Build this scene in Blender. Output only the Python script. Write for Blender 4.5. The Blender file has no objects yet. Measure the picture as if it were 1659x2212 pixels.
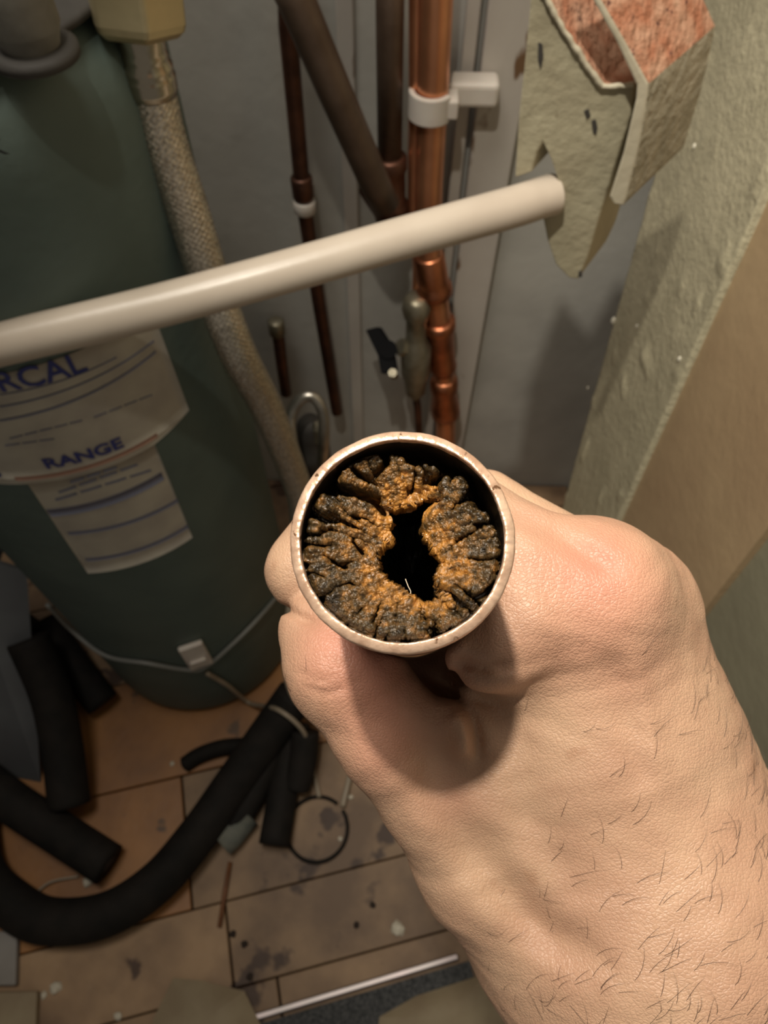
import bpy, math, random
import numpy as np
from mathutils import Vector, Matrix, noise as mnoise

random.seed(7)
rng = np.random.default_rng(7)
scene = bpy.context.scene
COL = scene.collection

# ------------------------------------------------------------------ camera
W, H, F = 1659.0, 2212.0, 1534.0
HC = 1.10                                     # camera height above the floor
nad = Vector((810 - W/2, -(2050 - H/2), -F)).normalized()   # straight down, seen in the camera's own axes
zc = -nad
yc = (Vector((0, 0, -1)) - zc*Vector((0, 0, -1)).dot(zc)).normalized()
xc = yc.cross(zc)
R = Matrix((xc, yc, zc))                      # camera axes -> world axes
CAM = Vector((0, 0, HC))
cd = bpy.data.cameras.new('camera'); cam = bpy.data.objects.new('camera', cd); COL.objects.link(cam)
cam.matrix_world = Matrix.Translation(CAM) @ R.to_4x4()
cd.sensor_fit = 'HORIZONTAL'; cd.sensor_width = 36.0; cd.lens = 36.0*F/W
cd.clip_start = 0.005
cd.dof.use_dof = True; cd.dof.focus_distance = 0.106; cd.dof.aperture_fstop = 48
scene.camera = cam

# ------------------------------------------------------------------ light
world = bpy.data.worlds.new('world'); scene.world = world; world.use_nodes = True
world.node_tree.nodes['Background'].inputs[0].default_value = (1.0, 0.90, 0.76, 1)
world.node_tree.nodes['Background'].inputs[1].default_value = 0.13
scene.view_settings.view_transform = 'Standard'; scene.view_settings.look = 'None'
scene.view_settings.exposure = 0.0; scene.view_settings.gamma = 1.0
scene.view_settings.use_curve_mapping = False

def to_world(v): return CAM + R @ Vector(v)
def lamp(name, kind, camloc, target, energy, color, **kw):
    l = bpy.data.lights.new(name, kind); l.energy = energy; l.color = color
    for k, v in kw.items(): setattr(l, k, v)
    o = bpy.data.objects.new(name, l); COL.objects.link(o)
    p = to_world(camloc); t = to_world(target)
    o.location = p; o.rotation_euler = (t - p).to_track_quat('-Z', 'Y').to_euler()
    return o
# a work torch held over the shoulder, and a soft fill added to brighten the right panels
lamp('torch', 'SPOT', (-0.085, 0.36, 0.42), (0.27, 0.08, -0.40), 31.0, (1.0, 0.93, 0.80),
     spot_size=math.radians(66), spot_blend=1.0, shadow_soft_size=0.014)
lamp('fill_light', 'AREA', (-0.25, 0.75, 0.60), (0.25, 0.10, -0.4), 8.5, (1.0, 0.93, 0.82), shape='DISK', size=0.5)

# ------------------------------------------------------------------ helpers
def at(px, py, d): return to_world(((px - W/2)/F*d, (H/2 - py)/F*d, -d))
def ray(px, py): return (R @ Vector(((px - W/2)/F, (H/2 - py)/F, -1.0)))
def onplane(px, py, axis, val):
    r = ray(px, py); k = (val - CAM[axis])/r[axis]; return CAM + r*k
def onz(px, py, z=0.0): return onplane(px, py, 2, z)

def nodes_of(m):
    m.use_nodes = True; nt = m.node_tree
    return nt, nt.nodes['Principled BSDF']
def mat(name, col, rough=0.6, metal=0.0, col2=None, scale=20.0, bump=0.0, bscale=80.0, detail=6.0,
        spots=None, spot_scale=30.0, spot_th=0.66, random_tint=0.0, coat=0.0, stretch=None, bdist=0.002, lo=0.35, hi=0.65, sss=0.0):
    m = bpy.data.materials.new(name); nt, b = nodes_of(m); N = nt.nodes; L = nt.links
    b.inputs['Roughness'].default_value = rough; b.inputs['Metallic'].default_value = metal
    b.inputs['Coat Weight'].default_value = coat; b.inputs['Coat Roughness'].default_value = 0.12
    if sss: 
        b.inputs['Subsurface Weight'].default_value = sss; b.inputs['Subsurface Scale'].default_value = 0.004
    tc = N.new('ShaderNodeTexCoord'); src = tc.outputs['Object']
    if stretch:
        mp = N.new('ShaderNodeMapping'); mp.inputs['Scale'].default_value = stretch
        if len(stretch) == 3: pass
        L.new(src, mp.inputs[0]); src = mp.outputs[0]
    out = None
    if col2 is not None:
        n = N.new('ShaderNodeTexNoise'); n.inputs['Scale'].default_value = scale; n.inputs['Detail'].default_value = detail
        L.new(src, n.inputs['Vector'])
        r = N.new('ShaderNodeValToRGB'); r.color_ramp.elements[0].position = lo; r.color_ramp.elements[1].position = hi
        r.color_ramp.elements[0].color = (*col, 1); r.color_ramp.elements[1].color = (*col2, 1)
        L.new(n.outputs['Fac'], r.inputs[0]); out = r.outputs[0]
    else:
        rgb = N.new('ShaderNodeRGB'); rgb.outputs[0].default_value = (*col, 1); out = rgb.outputs[0]
    if spots is not None:
        n = N.new('ShaderNodeTexNoise'); n.inputs['Scale'].default_value = spot_scale; n.inputs['Detail'].default_value = 3
        L.new(src, n.inputs['Vector'])
        r = N.new('ShaderNodeValToRGB'); r.color_ramp.elements[0].position = spot_th; r.color_ramp.elements[1].position = spot_th + 0.05
        L.new(n.outputs['Fac'], r.inputs[0])
        mx = N.new('ShaderNodeMix'); mx.data_type = 'RGBA'; L.new(r.outputs[0], mx.inputs[0]); L.new(out, mx.inputs[6])
        mx.inputs[7].default_value = (*spots, 1); out = mx.outputs[2]
    if random_tint:
        oi = N.new('ShaderNodeObjectInfo'); mr = N.new('ShaderNodeMapRange')
        mr.inputs['To Min'].default_value = 1 - random_tint; mr.inputs['To Max'].default_value = 1 + random_tint
        L.new(oi.outputs['Random'], mr.inputs['Value'])
        hsv = N.new('ShaderNodeHueSaturation'); L.new(mr.outputs[0], hsv.inputs['Value']); L.new(out, hsv.inputs['Color']); out = hsv.outputs[0]
    L.new(out, b.inputs['Base Color'])
    if bump:
        n = N.new('ShaderNodeTexNoise'); n.inputs['Scale'].default_value = bscale; n.inputs['Detail'].default_value = 8
        L.new(src, n.inputs['Vector'])
        bp = N.new('ShaderNodeBump'); bp.inputs['Strength'].default_value = bump; bp.inputs['Distance'].default_value = bdist
        L.new(n.outputs['Fac'], bp.inputs['Height']); L.new(bp.outputs[0], b.inputs['Normal'])
    return m

def mesh_obj(name, verts, faces, material, parent=None, smooth=True, fmats=None, kind=None, base=None):
    verts = [Vector(v) for v in verts]
    if parent is not None:
        org = parent.get('_o'); org = Vector(org)
    elif base is not None: org = Vector(base)
    else:
        xs = [v.x for v in verts]; ys = [v.y for v in verts]; zs = [v.z for v in verts]
        org = Vector(((min(xs)+max(xs))/2, (min(ys)+max(ys))/2, min(zs)))
    me = bpy.data.meshes.new(name)
    me.from_pydata([v - org for v in verts], [], faces)
    ms = material if isinstance(material, (list, tuple)) else [material]
    for m in ms: me.materials.append(m)
    if fmats is not None: me.polygons.foreach_set('material_index', fmats)
    if smooth: me.polygons.foreach_set('use_smooth', [True]*len(me.polygons))
    me.update()
    o = bpy.data.objects.new(name, me); COL.objects.link(o)
    if parent is not None:
        o.parent = parent; o['_o'] = list(org)
    else:
        o.location = org; o['_o'] = list(org)
    if kind: o['kind'] = kind
    return o
def thing(name, base, label, cat, group=None):
    o = bpy.data.objects.new(name, None); COL.objects.link(o); o.location = Vector(base); o['_o'] = list(Vector(base))
    o.empty_display_size = 0.02
    return tag(o, label, cat, group)
def tag(o, label, cat, group=None):
    o['label'] = label; o['category'] = cat
    if group: o['group'] = group
    return o

class MB:
    def __init__(s): s.v = []; s.f = []; s.m = []
    def add(s, v, f, m=0):
        b = len(s.v); s.v += [Vector(x) for x in v]; s.f += [tuple(i + b for i in q) for q in f]; s.m += [m]*len(f)
    def build(s, name, material, parent=None, smooth=True, kind=None, base=None):
        return mesh_obj(name, s.v, s.f, material, parent, smooth, s.m if isinstance(material, (list, tuple)) else None, kind, base)
    def tube(s, pts, rad, n=20, caps=True, hollow=0.0, m=0, twist=None):
        pts = [Vector(p) for p in pts]; k = len(pts)
        rad = rad if isinstance(rad, (list, tuple)) else [rad]*k
        t0 = (pts[1]-pts[0]).normalized(); u = t0.orthogonal().normalized(); rings = []; vs = []
        for i, p in enumerate(pts):
            t = (pts[min(i+1, k-1)] - pts[max(i-1, 0)]).normalized()
            u = (u - t*u.dot(t)).normalized(); w = t.cross(u)
            for j in range(n):
                a = 2*math.pi*j/n; vs.append(p + (u*math.cos(a) + w*math.sin(a))*rad[i])
        fs = [(i*n+j, i*n+(j+1) % n, (i+1)*n+(j+1) % n, (i+1)*n+j) for i in range(k-1) for j in range(n)]
        if caps: fs += [tuple(range(n))[::-1], tuple((k-1)*n+j for j in range(n))]
        s.add(vs, fs, m)
    def lathe(s, p0, axis, prof, n=32, m=0, caps=True):   # prof: (distance along the axis, radius)
        axis = Vector(axis).normalized(); s.tube2([Vector(p0)+axis*a for a, r in prof], [r for a, r in prof], axis, n, m, caps)
    def tube2(s, pts, rad, axis, n, m=0, caps=True):
        u = axis.orthogonal().normalized(); w = axis.cross(u); vs = []
        k = len(pts)
        for p, r in zip(pts, rad):
            for j in range(n):
                a = 2*math.pi*j/n; vs.append(p + (u*math.cos(a) + w*math.sin(a))*r)
        fs = [(i*n+j, i*n+(j+1) % n, (i+1)*n+(j+1) % n, (i+1)*n+j) for i in range(k-1) for j in range(n)]
        if caps: fs += [tuple(range(n))[::-1], tuple((k-1)*n+j for j in range(n))]
        s.add(vs, fs, m)
    def box(s, c, ex, ey, ez, m=0):    # centre and three half-extent vectors
        c, ex, ey, ez = map(Vector, (c, ex, ey, ez))
        vs = [c + ex*i + ey*j + ez*k for i in (-1, 1) for j in (-1, 1) for k in (-1, 1)]
        s.add(vs, [(0,1,3,2), (4,6,7,5), (0,4,5,1), (2,3,7,6), (0,2,6,4), (1,5,7,3)], m)
    def prism(s, poly, off, m=0, mtop=None):   # polygon pushed along a vector
        poly = [Vector(p) for p in poly]; off = Vector(off); n = len(poly)
        s.add(poly + [p+off for p in poly], [tuple(range(n)), tuple(range(2*n-1, n-1, -1))], m)
        b = len(s.v) - 2*n
        for i in range(n):
            j = (i+1) % n; s.f.append((b+i, b+n+i, b+n+j, b+j)); s.m.append(m if mtop is None else mtop[i])
def bevel(o, w, seg=2):
    b = o.modifiers.new('bevel', 'BEVEL'); b.width = w; b.segments = seg; b.limit_method = 'ANGLE'; b.angle_limit = math.radians(35)
    return o
def spline(P, n=12, closed=False):
    P = [Vector(p) for p in P]; out = []
    Q = [P[0]*2 - P[1]] + P + [P[-1]*2 - P[-2]]
    for i in range(1, len(Q)-2):
        a, b, c, d = Q[i-1:i+3]
        for k in range(n):
            t = k/n
            out.append(0.5*((2*b) + (c-a)*t + (2*a-5*b+4*c-d)*t*t + (-a+3*b-3*c+d)*t**3))
    out.append(P[-1]); return out

# ------------------------------------------------------------------ materials
M = {}
M['wall'] = mat('wall_paint', (0.50, 0.49, 0.45), 0.55, col2=(0.40, 0.39, 0.36), scale=9, bump=0.25, bscale=60)
M['batten'] = mat('batten_paint', (0.56, 0.53, 0.48), 0.5, col2=(0.46, 0.42, 0.38), scale=14, spots=(0.16, 0.09, 0.045), spot_scale=26, spot_th=0.63, bump=0.3, bscale=40, stretch=(1, 1, 0.45))
M['cream'] = mat('cream_textured_paint', (0.64, 0.58, 0.40), 0.42, col2=(0.52, 0.47, 0.32), scale=16, bump=0.6, bscale=170, bdist=0.003)
M['tan'] = mat('tan_panel', (0.50, 0.36, 0.21), 0.5, col2=(0.42, 0.29, 0.17), scale=7, bump=0.35, bscale=70)
M['greygreen'] = mat('grey_green_panel', (0.27, 0.25, 0.17), 0.6, col2=(0.21, 0.19, 0.13), scale=8, bump=0.4, bscale=60)
M['nib'] = mat('paint_drip', (0.85, 0.80, 0.66), 0.25)
M['board_face'] = mat('painted_board', (0.47, 0.43, 0.30), 0.6, col2=(0.36, 0.32, 0.22), scale=24, bump=0.45, bscale=110, bdist=0.003, spots=(0.20, 0.16, 0.10), spot_scale=34, spot_th=0.68)
M['board_raw'] = mat('raw_red_edge', (0.40, 0.16, 0.085), 0.85, col2=(0.55, 0.34, 0.23), scale=70, bump=1.0, bscale=160, bdist=0.004, spots=(0.13, 0.05, 0.035), spot_scale=110, spot_th=0.66, hi=0.72)
M['board_side'] = mat('grey_plaster_side', (0.34, 0.32, 0.24), 0.7, col2=(0.46, 0.43, 0.33), scale=60, bump=1.0, bscale=130, bdist=0.004)
M['board_edge'] = mat('cream_board_edge', (0.60, 0.55, 0.42), 0.5, col2=(0.52, 0.47, 0.35), scale=20, bump=0.3)
M['tank'] = mat('green_tank_foam', (0.094, 0.128, 0.112), 0.6, col2=(0.076, 0.106, 0.094), scale=14, bump=0.25, bscale=90)
M['tank_low'] = mat('tank_dark', (0.05, 0.045, 0.04), 0.7, bump=0.4)
M['label'] = mat('label_paper', (0.50, 0.46, 0.38), 0.55, col2=(0.40, 0.36, 0.31), scale=30, bump=0.2, bscale=120)
M['ink'] = mat('blue_ink', (0.035, 0.045, 0.20), 0.5)
M['fine_ink'] = mat('grey_blue_ink', (0.17, 0.18, 0.25), 0.5)
M['pink_ink'] = mat('pink_ink', (0.42, 0.24, 0.18), 0.5)
M['black_ink'] = mat('black_marker', (0.01, 0.01, 0.012), 0.5)
M['white_pipe'] = mat('aged_white_plastic', (0.60, 0.52, 0.43), 0.32, col2=(0.52, 0.44, 0.36), scale=12, bump=0.08, bscale=90)
M['clip'] = mat('clip_plastic', (0.66, 0.61, 0.55), 0.4, col2=(0.55, 0.49, 0.44), scale=20, sss=0.1)
M['copper'] = mat('copper_pipe', (0.80, 0.36, 0.19), 0.30, 0.85, col2=(0.62, 0.27, 0.14), scale=24, bump=0.12, bscale=60)
M['copper_joint'] = mat('heated_copper', (0.62, 0.24, 0.12), 0.36, 1.0, col2=(0.40, 0.15, 0.08), scale=40, bump=0.4, bscale=90)
M['copper_dark'] = mat('tarnished_copper', (0.17, 0.075, 0.045), 0.45, 0.8, col2=(0.07, 0.035, 0.025), scale=26, bump=0.3, bscale=90)
M['bronze'] = mat('old_brown_pipe', (0.16, 0.11, 0.08), 0.45, 0.6, col2=(0.10, 0.065, 0.045), scale=20, bump=0.3, bscale=80)
M['oldbrass'] = mat('tarnished_brass', (0.22, 0.19, 0.13), 0.4, 0.7, col2=(0.32, 0.29, 0.22), scale=60, bump=0.4, bscale=90)
M['brass'] = mat('nut_brass', (0.58, 0.49, 0.29), 0.38, 0.75, col2=(0.50, 0.42, 0.25), scale=30, bump=0.15, bscale=150)
M['nickel'] = mat('ferrule_metal', (0.50, 0.45, 0.36), 0.24, 1.0, col2=(0.42, 0.36, 0.28), scale=30, bump=0.1)
M['black'] = mat('black_foam', (0.010, 0.009, 0.008), 0.75, col2=(0.017, 0.014, 0.012), scale=30, bump=0.3, bscale=120)
M['black'].node_tree.nodes['Principled BSDF'].inputs['Specular IOR Level'].default_value = .15
M['blackplastic'] = mat('black_plastic', (0.006, 0.006, 0.007), 0.85)
M['blackplastic'].node_tree.nodes['Principled BSDF'].inputs['Specular IOR Level'].default_value = .15
M['grey_end'] = mat('grey_foam', (0.09, 0.10, 0.09), 0.8, col2=(0.16, 0.16, 0.13), scale=50)
M['plank'] = mat('old_floor_board', (0.33, 0.21, 0.115), 0.6, col2=(0.15, 0.09, 0.05), scale=11, bump=0.5, bscale=60, random_tint=0.16, spots=(0.06, 0.03, 0.016), spot_scale=17, spot_th=0.63)
M['ply'] = mat('orange_plywood', (0.36, 0.16, 0.045), 0.5, col2=(0.21, 0.09, 0.028), scale=9, bump=0.2, spots=(0.10, 0.05, 0.02), spot_scale=20, spot_th=0.68)
M['subfloor'] = mat('dark_gap', (0.025, 0.015, 0.01), 0.9)
M['carpet'] = mat('dark_grey_carpet', (0.03, 0.032, 0.034), 0.95, col2=(0.10, 0.10, 0.10), scale=350, bump=1.0, bscale=500, detail=2)
M['alu'] = mat('worn_aluminium', (0.40, 0.36, 0.35), 0.42, 1.0, col2=(0.50, 0.42, 0.42), scale=20)
M['cable'] = mat('beige_cable', (0.34, 0.28, 0.21), 0.5, col2=(0.26, 0.21, 0.15), scale=40)
M['greycable'] = mat('grey_cable', (0.20, 0.20, 0.185), 0.5)
M['paper'] = mat('crumpled_beige_paper', (0.30, 0.24, 0.15), 0.7, col2=(0.24, 0.18, 0.11), scale=20, bump=0.3)
M['box'] = mat('dull_white_box', (0.27, 0.25, 0.23), 0.6, col2=(0.20, 0.18, 0.16), scale=10)
M['bluegrey'] = mat('blue_grey_panel', (0.10, 0.105, 0.11), 0.6, col2=(0.075, 0.075, 0.08), scale=10, bump=0.2)
M['cap'] = mat('dusty_grey_cap', (0.24, 0.23, 0.20), 0.5, col2=(0.15, 0.14, 0.12), scale=40, bump=0.3)
M['twig'] = mat('brown_stick', (0.20, 0.08, 0.03), 0.6, col2=(0.13, 0.05, 0.02), scale=60)
M['crumb'] = mat('pale_crumb', (0.55, 0.50, 0.40), 0.6)
M['sleeve'] = mat('dark_knit_sleeve', (0.035, 0.037, 0.04), 0.95, col2=(0.06, 0.06, 0.06), scale=600, bump=1.0, bscale=900, bdist=0.001)
M['fibre'] = mat('pale_fibre', (0.60, 0.50, 0.36), 0.5)
M['hair'] = mat('dark_hair', (0.045, 0.028, 0.02), 0.45)
M['chrome'] = mat('worn_chrome_hose', (0.46, 0.43, 0.38), 0.3, 0.9, col2=(0.3, 0.28, 0.25), scale=60, bump=0.3)

# ------------------------------------------------------------------ setting
WY = 0.745      # back wall
def slab(name, x0, x1, y0, y1, z0, z1, m, parent=None, bev=0.0):
    b = MB(); b.box(((x0+x1)/2, (y0+y1)/2, (z0+z1)/2), ((x1-x0)/2, 0, 0), (0, (y1-y0)/2, 0), (0, 0, (z1-z0)/2))
    o = b.build(name, m, parent, smooth=False, kind=None if parent else 'structure')
    if bev: bevel(o, bev)
    return o
slab('wall_back', -0.75, 0.42, WY, WY+0.05, -0.02, 1.6, M['wall'])
slab('wall_right', 0.345, 0.395, -0.25, WY, -0.02, 1.6, M['wall'])
slab('wall_left', -0.72, -0.67, -0.25, WY, -0.02, 1.2, M['bluegrey'])
XR = 0.272
# upright facing panels of the cupboard's right side (rows of x = XR faces)
def right_panel(name, e_far, e_near, x, th, m, rough_mesh=False):
    # e_far / e_near: ((px,py),(px,py)) two pixels on each upright edge, taken on the face x
    def line(e):
        a = onplane(*e[0], 0, x); b = onplane(*e[1], 0, x)
        s = (a.y-b.y)/(a.z-b.z)
        return lambda z: b.y + s*(z-b.z)
    lf, ln = line(e_far), line(e_near)
    z0, z1 = 0.0, 1.5
    nz, ny = (280, 70) if rough_mesh else (2, 2)
    vs = []; fs = []
    for i in range(nz):
        z = z0 + (z1-z0)*i/(nz-1)
        for j in range(ny):
            y = lf(z) + (ln(z)-lf(z))*j/(ny-1)
            xx = x
            if rough_mesh:
                p = Vector((0, y*1.0, z))
                y += 0.0016*mnoise.noise(Vector((3, z*70, j//(ny-1)*5)))*(1 if j in (0, ny-1) else 0)
                h = mnoise.fractal(Vector((0, y*95, z*95)), 1.0, 2.0, 4) ; k = max(0, mnoise.noise(Vector((7, y*42, z*30)))-0.18)
                xx = x - 0.00045*h - 0.0024*k*k*4
            vs.append((xx, y, z))
    for i in range(nz-1):
        for j in range(ny-1):
            a = i*ny+j; fs.append((a, a+1, a+ny+1, a+ny))
    b = MB(); b.add(vs, fs)
    # sides and back
    q = len(b.v)
    for z in (z0, z1): b.v += [Vector((x+th, lf(z), z)), Vector((x+th, ln(z), z))]
    c0, c1, c2, c3 = 0, ny-1, (nz-1)*ny, nz*ny-1
    b.f += [(q, q+2, q+3, q+1)] + [(q, *[i*ny for i in range(nz)], q+2)] + [(q+1, q+3, *[i*ny+ny-1 for i in range(nz-1, -1, -1)])]
    b.f += [(q, q+1, *range(ny-1, -1, -1)), (q+2, *range(c2, c3+1), q+3)]
    b.m += [0]*5
    return b.build(name, m, smooth=False if not rough_mesh else True, kind='structure')
EC = ((1520, 0), (1220, 1080)); ET = ((1659, 395), (1330, 1130)); EG = ((1659, 1140), (1500, 1345))
cp = right_panel('trim_1', EC, ET, XR, 0.045, M['cream'], True)
right_panel('trim_2', ET, EG, XR+0.006, 0.04, M['tan'])
right_panel('trim_3', EG, ((3200, 1800), (2200, 1950)), XR+0.012, 0.034, M['greygreen'])
# paint nibs on the cream and tan panels
def nibs(parent, pts, x, name='paint_nib'):
    me = None
    for (px, py, r) in pts:
        p = onplane(px, py, 0, x); b = MB()
        n, k = 10, 5; vs = []; fs = []
        for i in range(k):
            a = math.pi/2*i/(k-1)
            for j in range(n):
                t = 2*math.pi*j/n
                vs.append(p + Vector((-math.sin(a)*r*0.8, math.cos(a)*r*math.cos(t), math.cos(a)*r*math.sin(t)*1.3)))
        fs = [(i*n+j, i*n+(j+1) % n, (i+1)*n+(j+1) % n, (i+1)*n+j) for i in range(k-1) for j in range(n)]
        b.add(vs, fs); b.build(name, M['nib'], parent)
nibs(cp, [(1326, 693, .0042), (1376, 705, .002), (1270, 838, .0022), (1500, 316, .0022), (1468, 775, .0022)], XR)

# floor: a dark base with single boards on it
floor = slab('floor', -0.75, 0.40, -0.45, WY, -0.03, -0.012, M['subfloor'])
e0, e1 = onz(110, 2045), onz(860, 1850)
ed = (e1-e0); ed.z = 0; ed.normalize(); en = Vector((-ed.y, ed.x, 0))
def strip(px, py): return (onz(px, py)-e0).dot(en)
lines = [strip(480, 2320), strip(480, 2143), 0.0, strip(480, 1655)]
step = lines[-1]-lines[-2]
while lines[-1] < 0.75: lines.append(lines[-1]+step*0.9)
lines = [lines[0]-step] + lines
rr = random.Random(3)
for i in range(len(lines)-1):
    a, b_ = lines[i], lines[i+1]
    cuts = [-0.6, 1.2]
    jp = {1: (600, 2125), 2: (492, 2010), 3: (385, 1600)}.get(i)
    if jp: cuts = [-0.6, (onz(*jp)-e0).dot(ed), 1.2]
    if i == 0: cuts = [-0.6, 1.2]
    for k in range(len(cuts)-1):
        c0, c1 = cuts[k]+0.0014, cuts[k+1]-0.0014
        n0, n1 = a+0.0009, b_-0.0009
        p = [e0 + ed*c0 + en*n0, e0 + ed*c1 + en*n0, e0 + ed*c1 + en*n1, e0 + ed*c0 + en*n1]
        pp = p
        for axn, lim, sg in ((0, -.665, 1), (0, .34, -1), (1, -.44, 1), (1, WY-.002, -1)):   # cut to the room
            q2 = []
            for a_, c_ in zip(pp, pp[1:]+pp[:1]):
                da, dc = (a_[axn]-lim)*sg, (c_[axn]-lim)*sg
                if da >= 0: q2.append(a_)
                if (da < 0) != (dc < 0): q2.append(a_.lerp(c_, da/(da-dc)))
            pp = q2
            if not pp: break
        if len(pp) < 3: continue
        pp = [Vector((q.x, q.y, 0)) for q in pp]
        h = rr.uniform(-0.0015, 0.0)
        b = MB(); b.prism([q + Vector((0, 0, -0.012)) for q in pp], (0, 0, 0.012 + h))
        o = b.build('floor_board', M['ply'] if (i in (3, 4)) and k == 0 else M['plank'], floor, smooth=False); bevel(o, 0.001, 1)

# ------------------------------------------------------------------ upright battens on the back wall
def wallx(px, py, y): return onplane(px, py, 1, y).x
def batten(x0, x1, th, name, m=None):
    b = MB(); b.box(((x0+x1)/2, WY-th/2, 0.76), ((x1-x0)/2, 0, 0), (0, th/2, 0), (0, 0, 0.75))
    o = b.build(name, m or M['batten'], smooth=False, kind='structure'); bevel(o, 0.002); return o
batten(wallx(1045, 100, WY-.02), wallx(1150, 100, WY-.02), 0.02, 'trim_4')
batten(wallx(1000, 100, WY-.012), wallx(1030, 100, WY-.012), 0.012, 'trim_5')
batten(wallx(735, 300, WY-.006), wallx(770, 300, WY-.006), 0.006, 'trim_6')

# ------------------------------------------------------------------ tank
def az(px, py):
    r = ray(px, py); return math.atan2(r.x, r.y)
aL, aR = az(0, 1185), (az(610, 1200)+az(400, 200))/2
ac, ha = (aL+aR)/2, (aR-aL)/2
fb = onz(440, 1540); 
# nearest-point condition for the floor circle: solve the distance numerically
best = None
for D in np.linspace(0.3, 0.9, 1201):
    c = Vector((math.sin(ac)*D, math.cos(ac)*D, 0)); r_ = D*math.sin(ha)
    e = abs((Vector((fb.x, fb.y, 0))-c).length - r_)
    if best is None or e < best[0]: best = (e, D, c, r_)
TC, TR = best[2], best[3]
print('tank', TC, TR)
tz = 0.0
_d = ray(85, 132); _a = _d.x**2+_d.y**2; _b = -2*(_d.x*TC.x+_d.y*TC.y); _c = TC.x**2+TC.y**2-TR*TR
tz = (CAM+_d*((-_b-math.sqrt(_b*_b-4*_a*_c))/(2*_a))).z
tank = thing('hot_water_cylinder', TC, 'tall dull green foam-covered water cylinder standing on the boards at the left', 'water tank')
b = MB(); prof = [(0.0, TR*0.90), (0.004, TR*0.95), (0.014, TR*0.99), (0.03, TR), (tz-0.05, TR), (tz-0.022, TR*0.97), (tz-0.006, TR*0.88), (tz, TR*0.75)]
b.lathe(TC, (0, 0, 1), prof, 96); b.build('shell', M['tank'], tank)
b = MB(); b.lathe(TC+Vector((0, 0, tz-.001)), (0, 0, 1), [(0, TR*.93), (.003, TR*.9), (.004, TR*.5)], 64); b.build('top_plate', M['tank_low'], tank)
def cyl(px, py, r=None):
    r = r or TR; d = ray(px, py)
    a = d.x**2+d.y**2; bb = -2*(d.x*TC.x+d.y*TC.y); c = TC.x**2+TC.y**2-r*r
    disc = max(bb*bb-4*a*c, 0); t = (-bb-math.sqrt(disc))/(2*a); p = CAM+d*t
    return math.atan2(p.x-TC.x, -(p.y-TC.y)), p.z      # angle about the axis (0 = toward the camera), height
def cp3(phi, z, r): return Vector((TC.x+math.sin(phi)*r, TC.y-math.cos(phi)*r, z))
def patch(name, corners, m, parent, off=0.0008, nu=40, nv=10):    # tl, tr, br, bl as (phi,z)
    tl, tr, br, bl = corners; vs = []
    for i in range(nv+1):
        v = i/nv
        for j in range(nu+1):
            u = j/nu
            ph = (tl[0]*(1-u)+tr[0]*u)*(1-v) + (bl[0]*(1-u)+br[0]*u)*v
            z = (tl[1]*(1-u)+tr[1]*u)*(1-v) + (bl[1]*(1-u)+br[1]*u)*v
            vs.append(cp3(ph, z, TR+off))
    fs = [(i*(nu+1)+j, i*(nu+1)+j+1, (i+1)*(nu+1)+j+1, (i+1)*(nu+1)+j) for i in range(nv) for j in range(nu)]
    vs2 = [Vector(TC)+Vector(((v.x-TC.x)*(1-off*0.7/TR), (v.y-TC.y)*(1-off*0.7/TR), v.z-TC.z)) for v in vs]
    n = len(vs); edge = []
    ring = list(range(nu+1)) + [i*(nu+1)+nu for i in range(1, nv+1)] + [nv*(nu+1)+j for j in range(nu-1, -1, -1)] + [i*(nu+1) for i in range(nv-1, 0, -1)]
    for a in range(len(ring)):
        c, d = ring[a], ring[(a+1) % len(ring)]; edge.append((c, d, d+n, c+n))
    return mesh_obj(name, vs + vs2, fs + edge, m, parent)
c_r1, c_r2 = cyl(338, 700), cyl(407, 885)
c_b1 = cyl(333, 958); c_l2 = cyl(58, 1040)
zt = cyl(300, 640)[1]
big = patch('label', [(c_r1[0]-2.2, c_r1[1]+.016), (c_r1[0], c_r1[1]+.016), (c_r2[0], c_r2[1]), (c_r2[0]-2.2, c_r2[1])], M['label'], tank)
low = patch('label', [(c_l2[0]-1.9, c_r2[1]), (c_r2[0], c_r2[1]), c_b1, (c_l2[0]-1.9, c_b1[1])], M['label'], tank)
sm = patch('label', [(c_l2[0], c_b1[1]+.001), c_b1, cyl(415, 1160), cyl(190, 1237)], M['label'], tank)
def band(name, p0, p1, wpx, m, off=0.0014, nu=30, par=None):
    par = par or (sm if min(p0[1], p1[1]) > 1000 else low if min(p0[1], p1[1]) > 925 else big)
    a, c = cyl(*p0), cyl(*p1); h = abs(cyl(p0[0], p0[1]+wpx)[1]-a[1])
    return patch(name, [(a[0], a[1]+h/2), (c[0], c[1]+h/2), (c[0], c[1]-h/2), (a[0], a[1]-h/2)], m, par, off, nu, 1)
for p0, p1, wd in (((0, 906), (334, 758), 4), ((0, 876), (330, 735), 3), ((106, 1106), (350, 1026), 15), ((148, 1150), (383, 1079), 6), ((186, 1207), (405, 1135), 6), ((0, 850), (250, 770), 2)):
    band('printed_line', p0, p1, wd, M['fine_ink'])
band('printed_line', (34, 1032), (338, 938), 7, M['pink_ink'])
rr = random.Random(5)
for (x0, y0, x1, y1, n) in ((125, 1062, 300, 1000, 4), (150, 1040, 255, 1006, 3), (118, 1078, 330, 1012, 4), (20, 945, 180, 905, 5), (200, 900, 330, 850, 4), (10, 960, 120, 945, 3)):
    for k in range(n):
        t0, t1 = (k+0.05)/n, (k+0.9)/n
        band('fine_print', (x0+(x1-x0)*t0, y0+(y1-y0)*t0), (x0+(x1-x0)*t1, y0+(y1-y0)*t1), 4 if y0 > 990 else 2, M['fine_ink'], nu=4)
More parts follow.
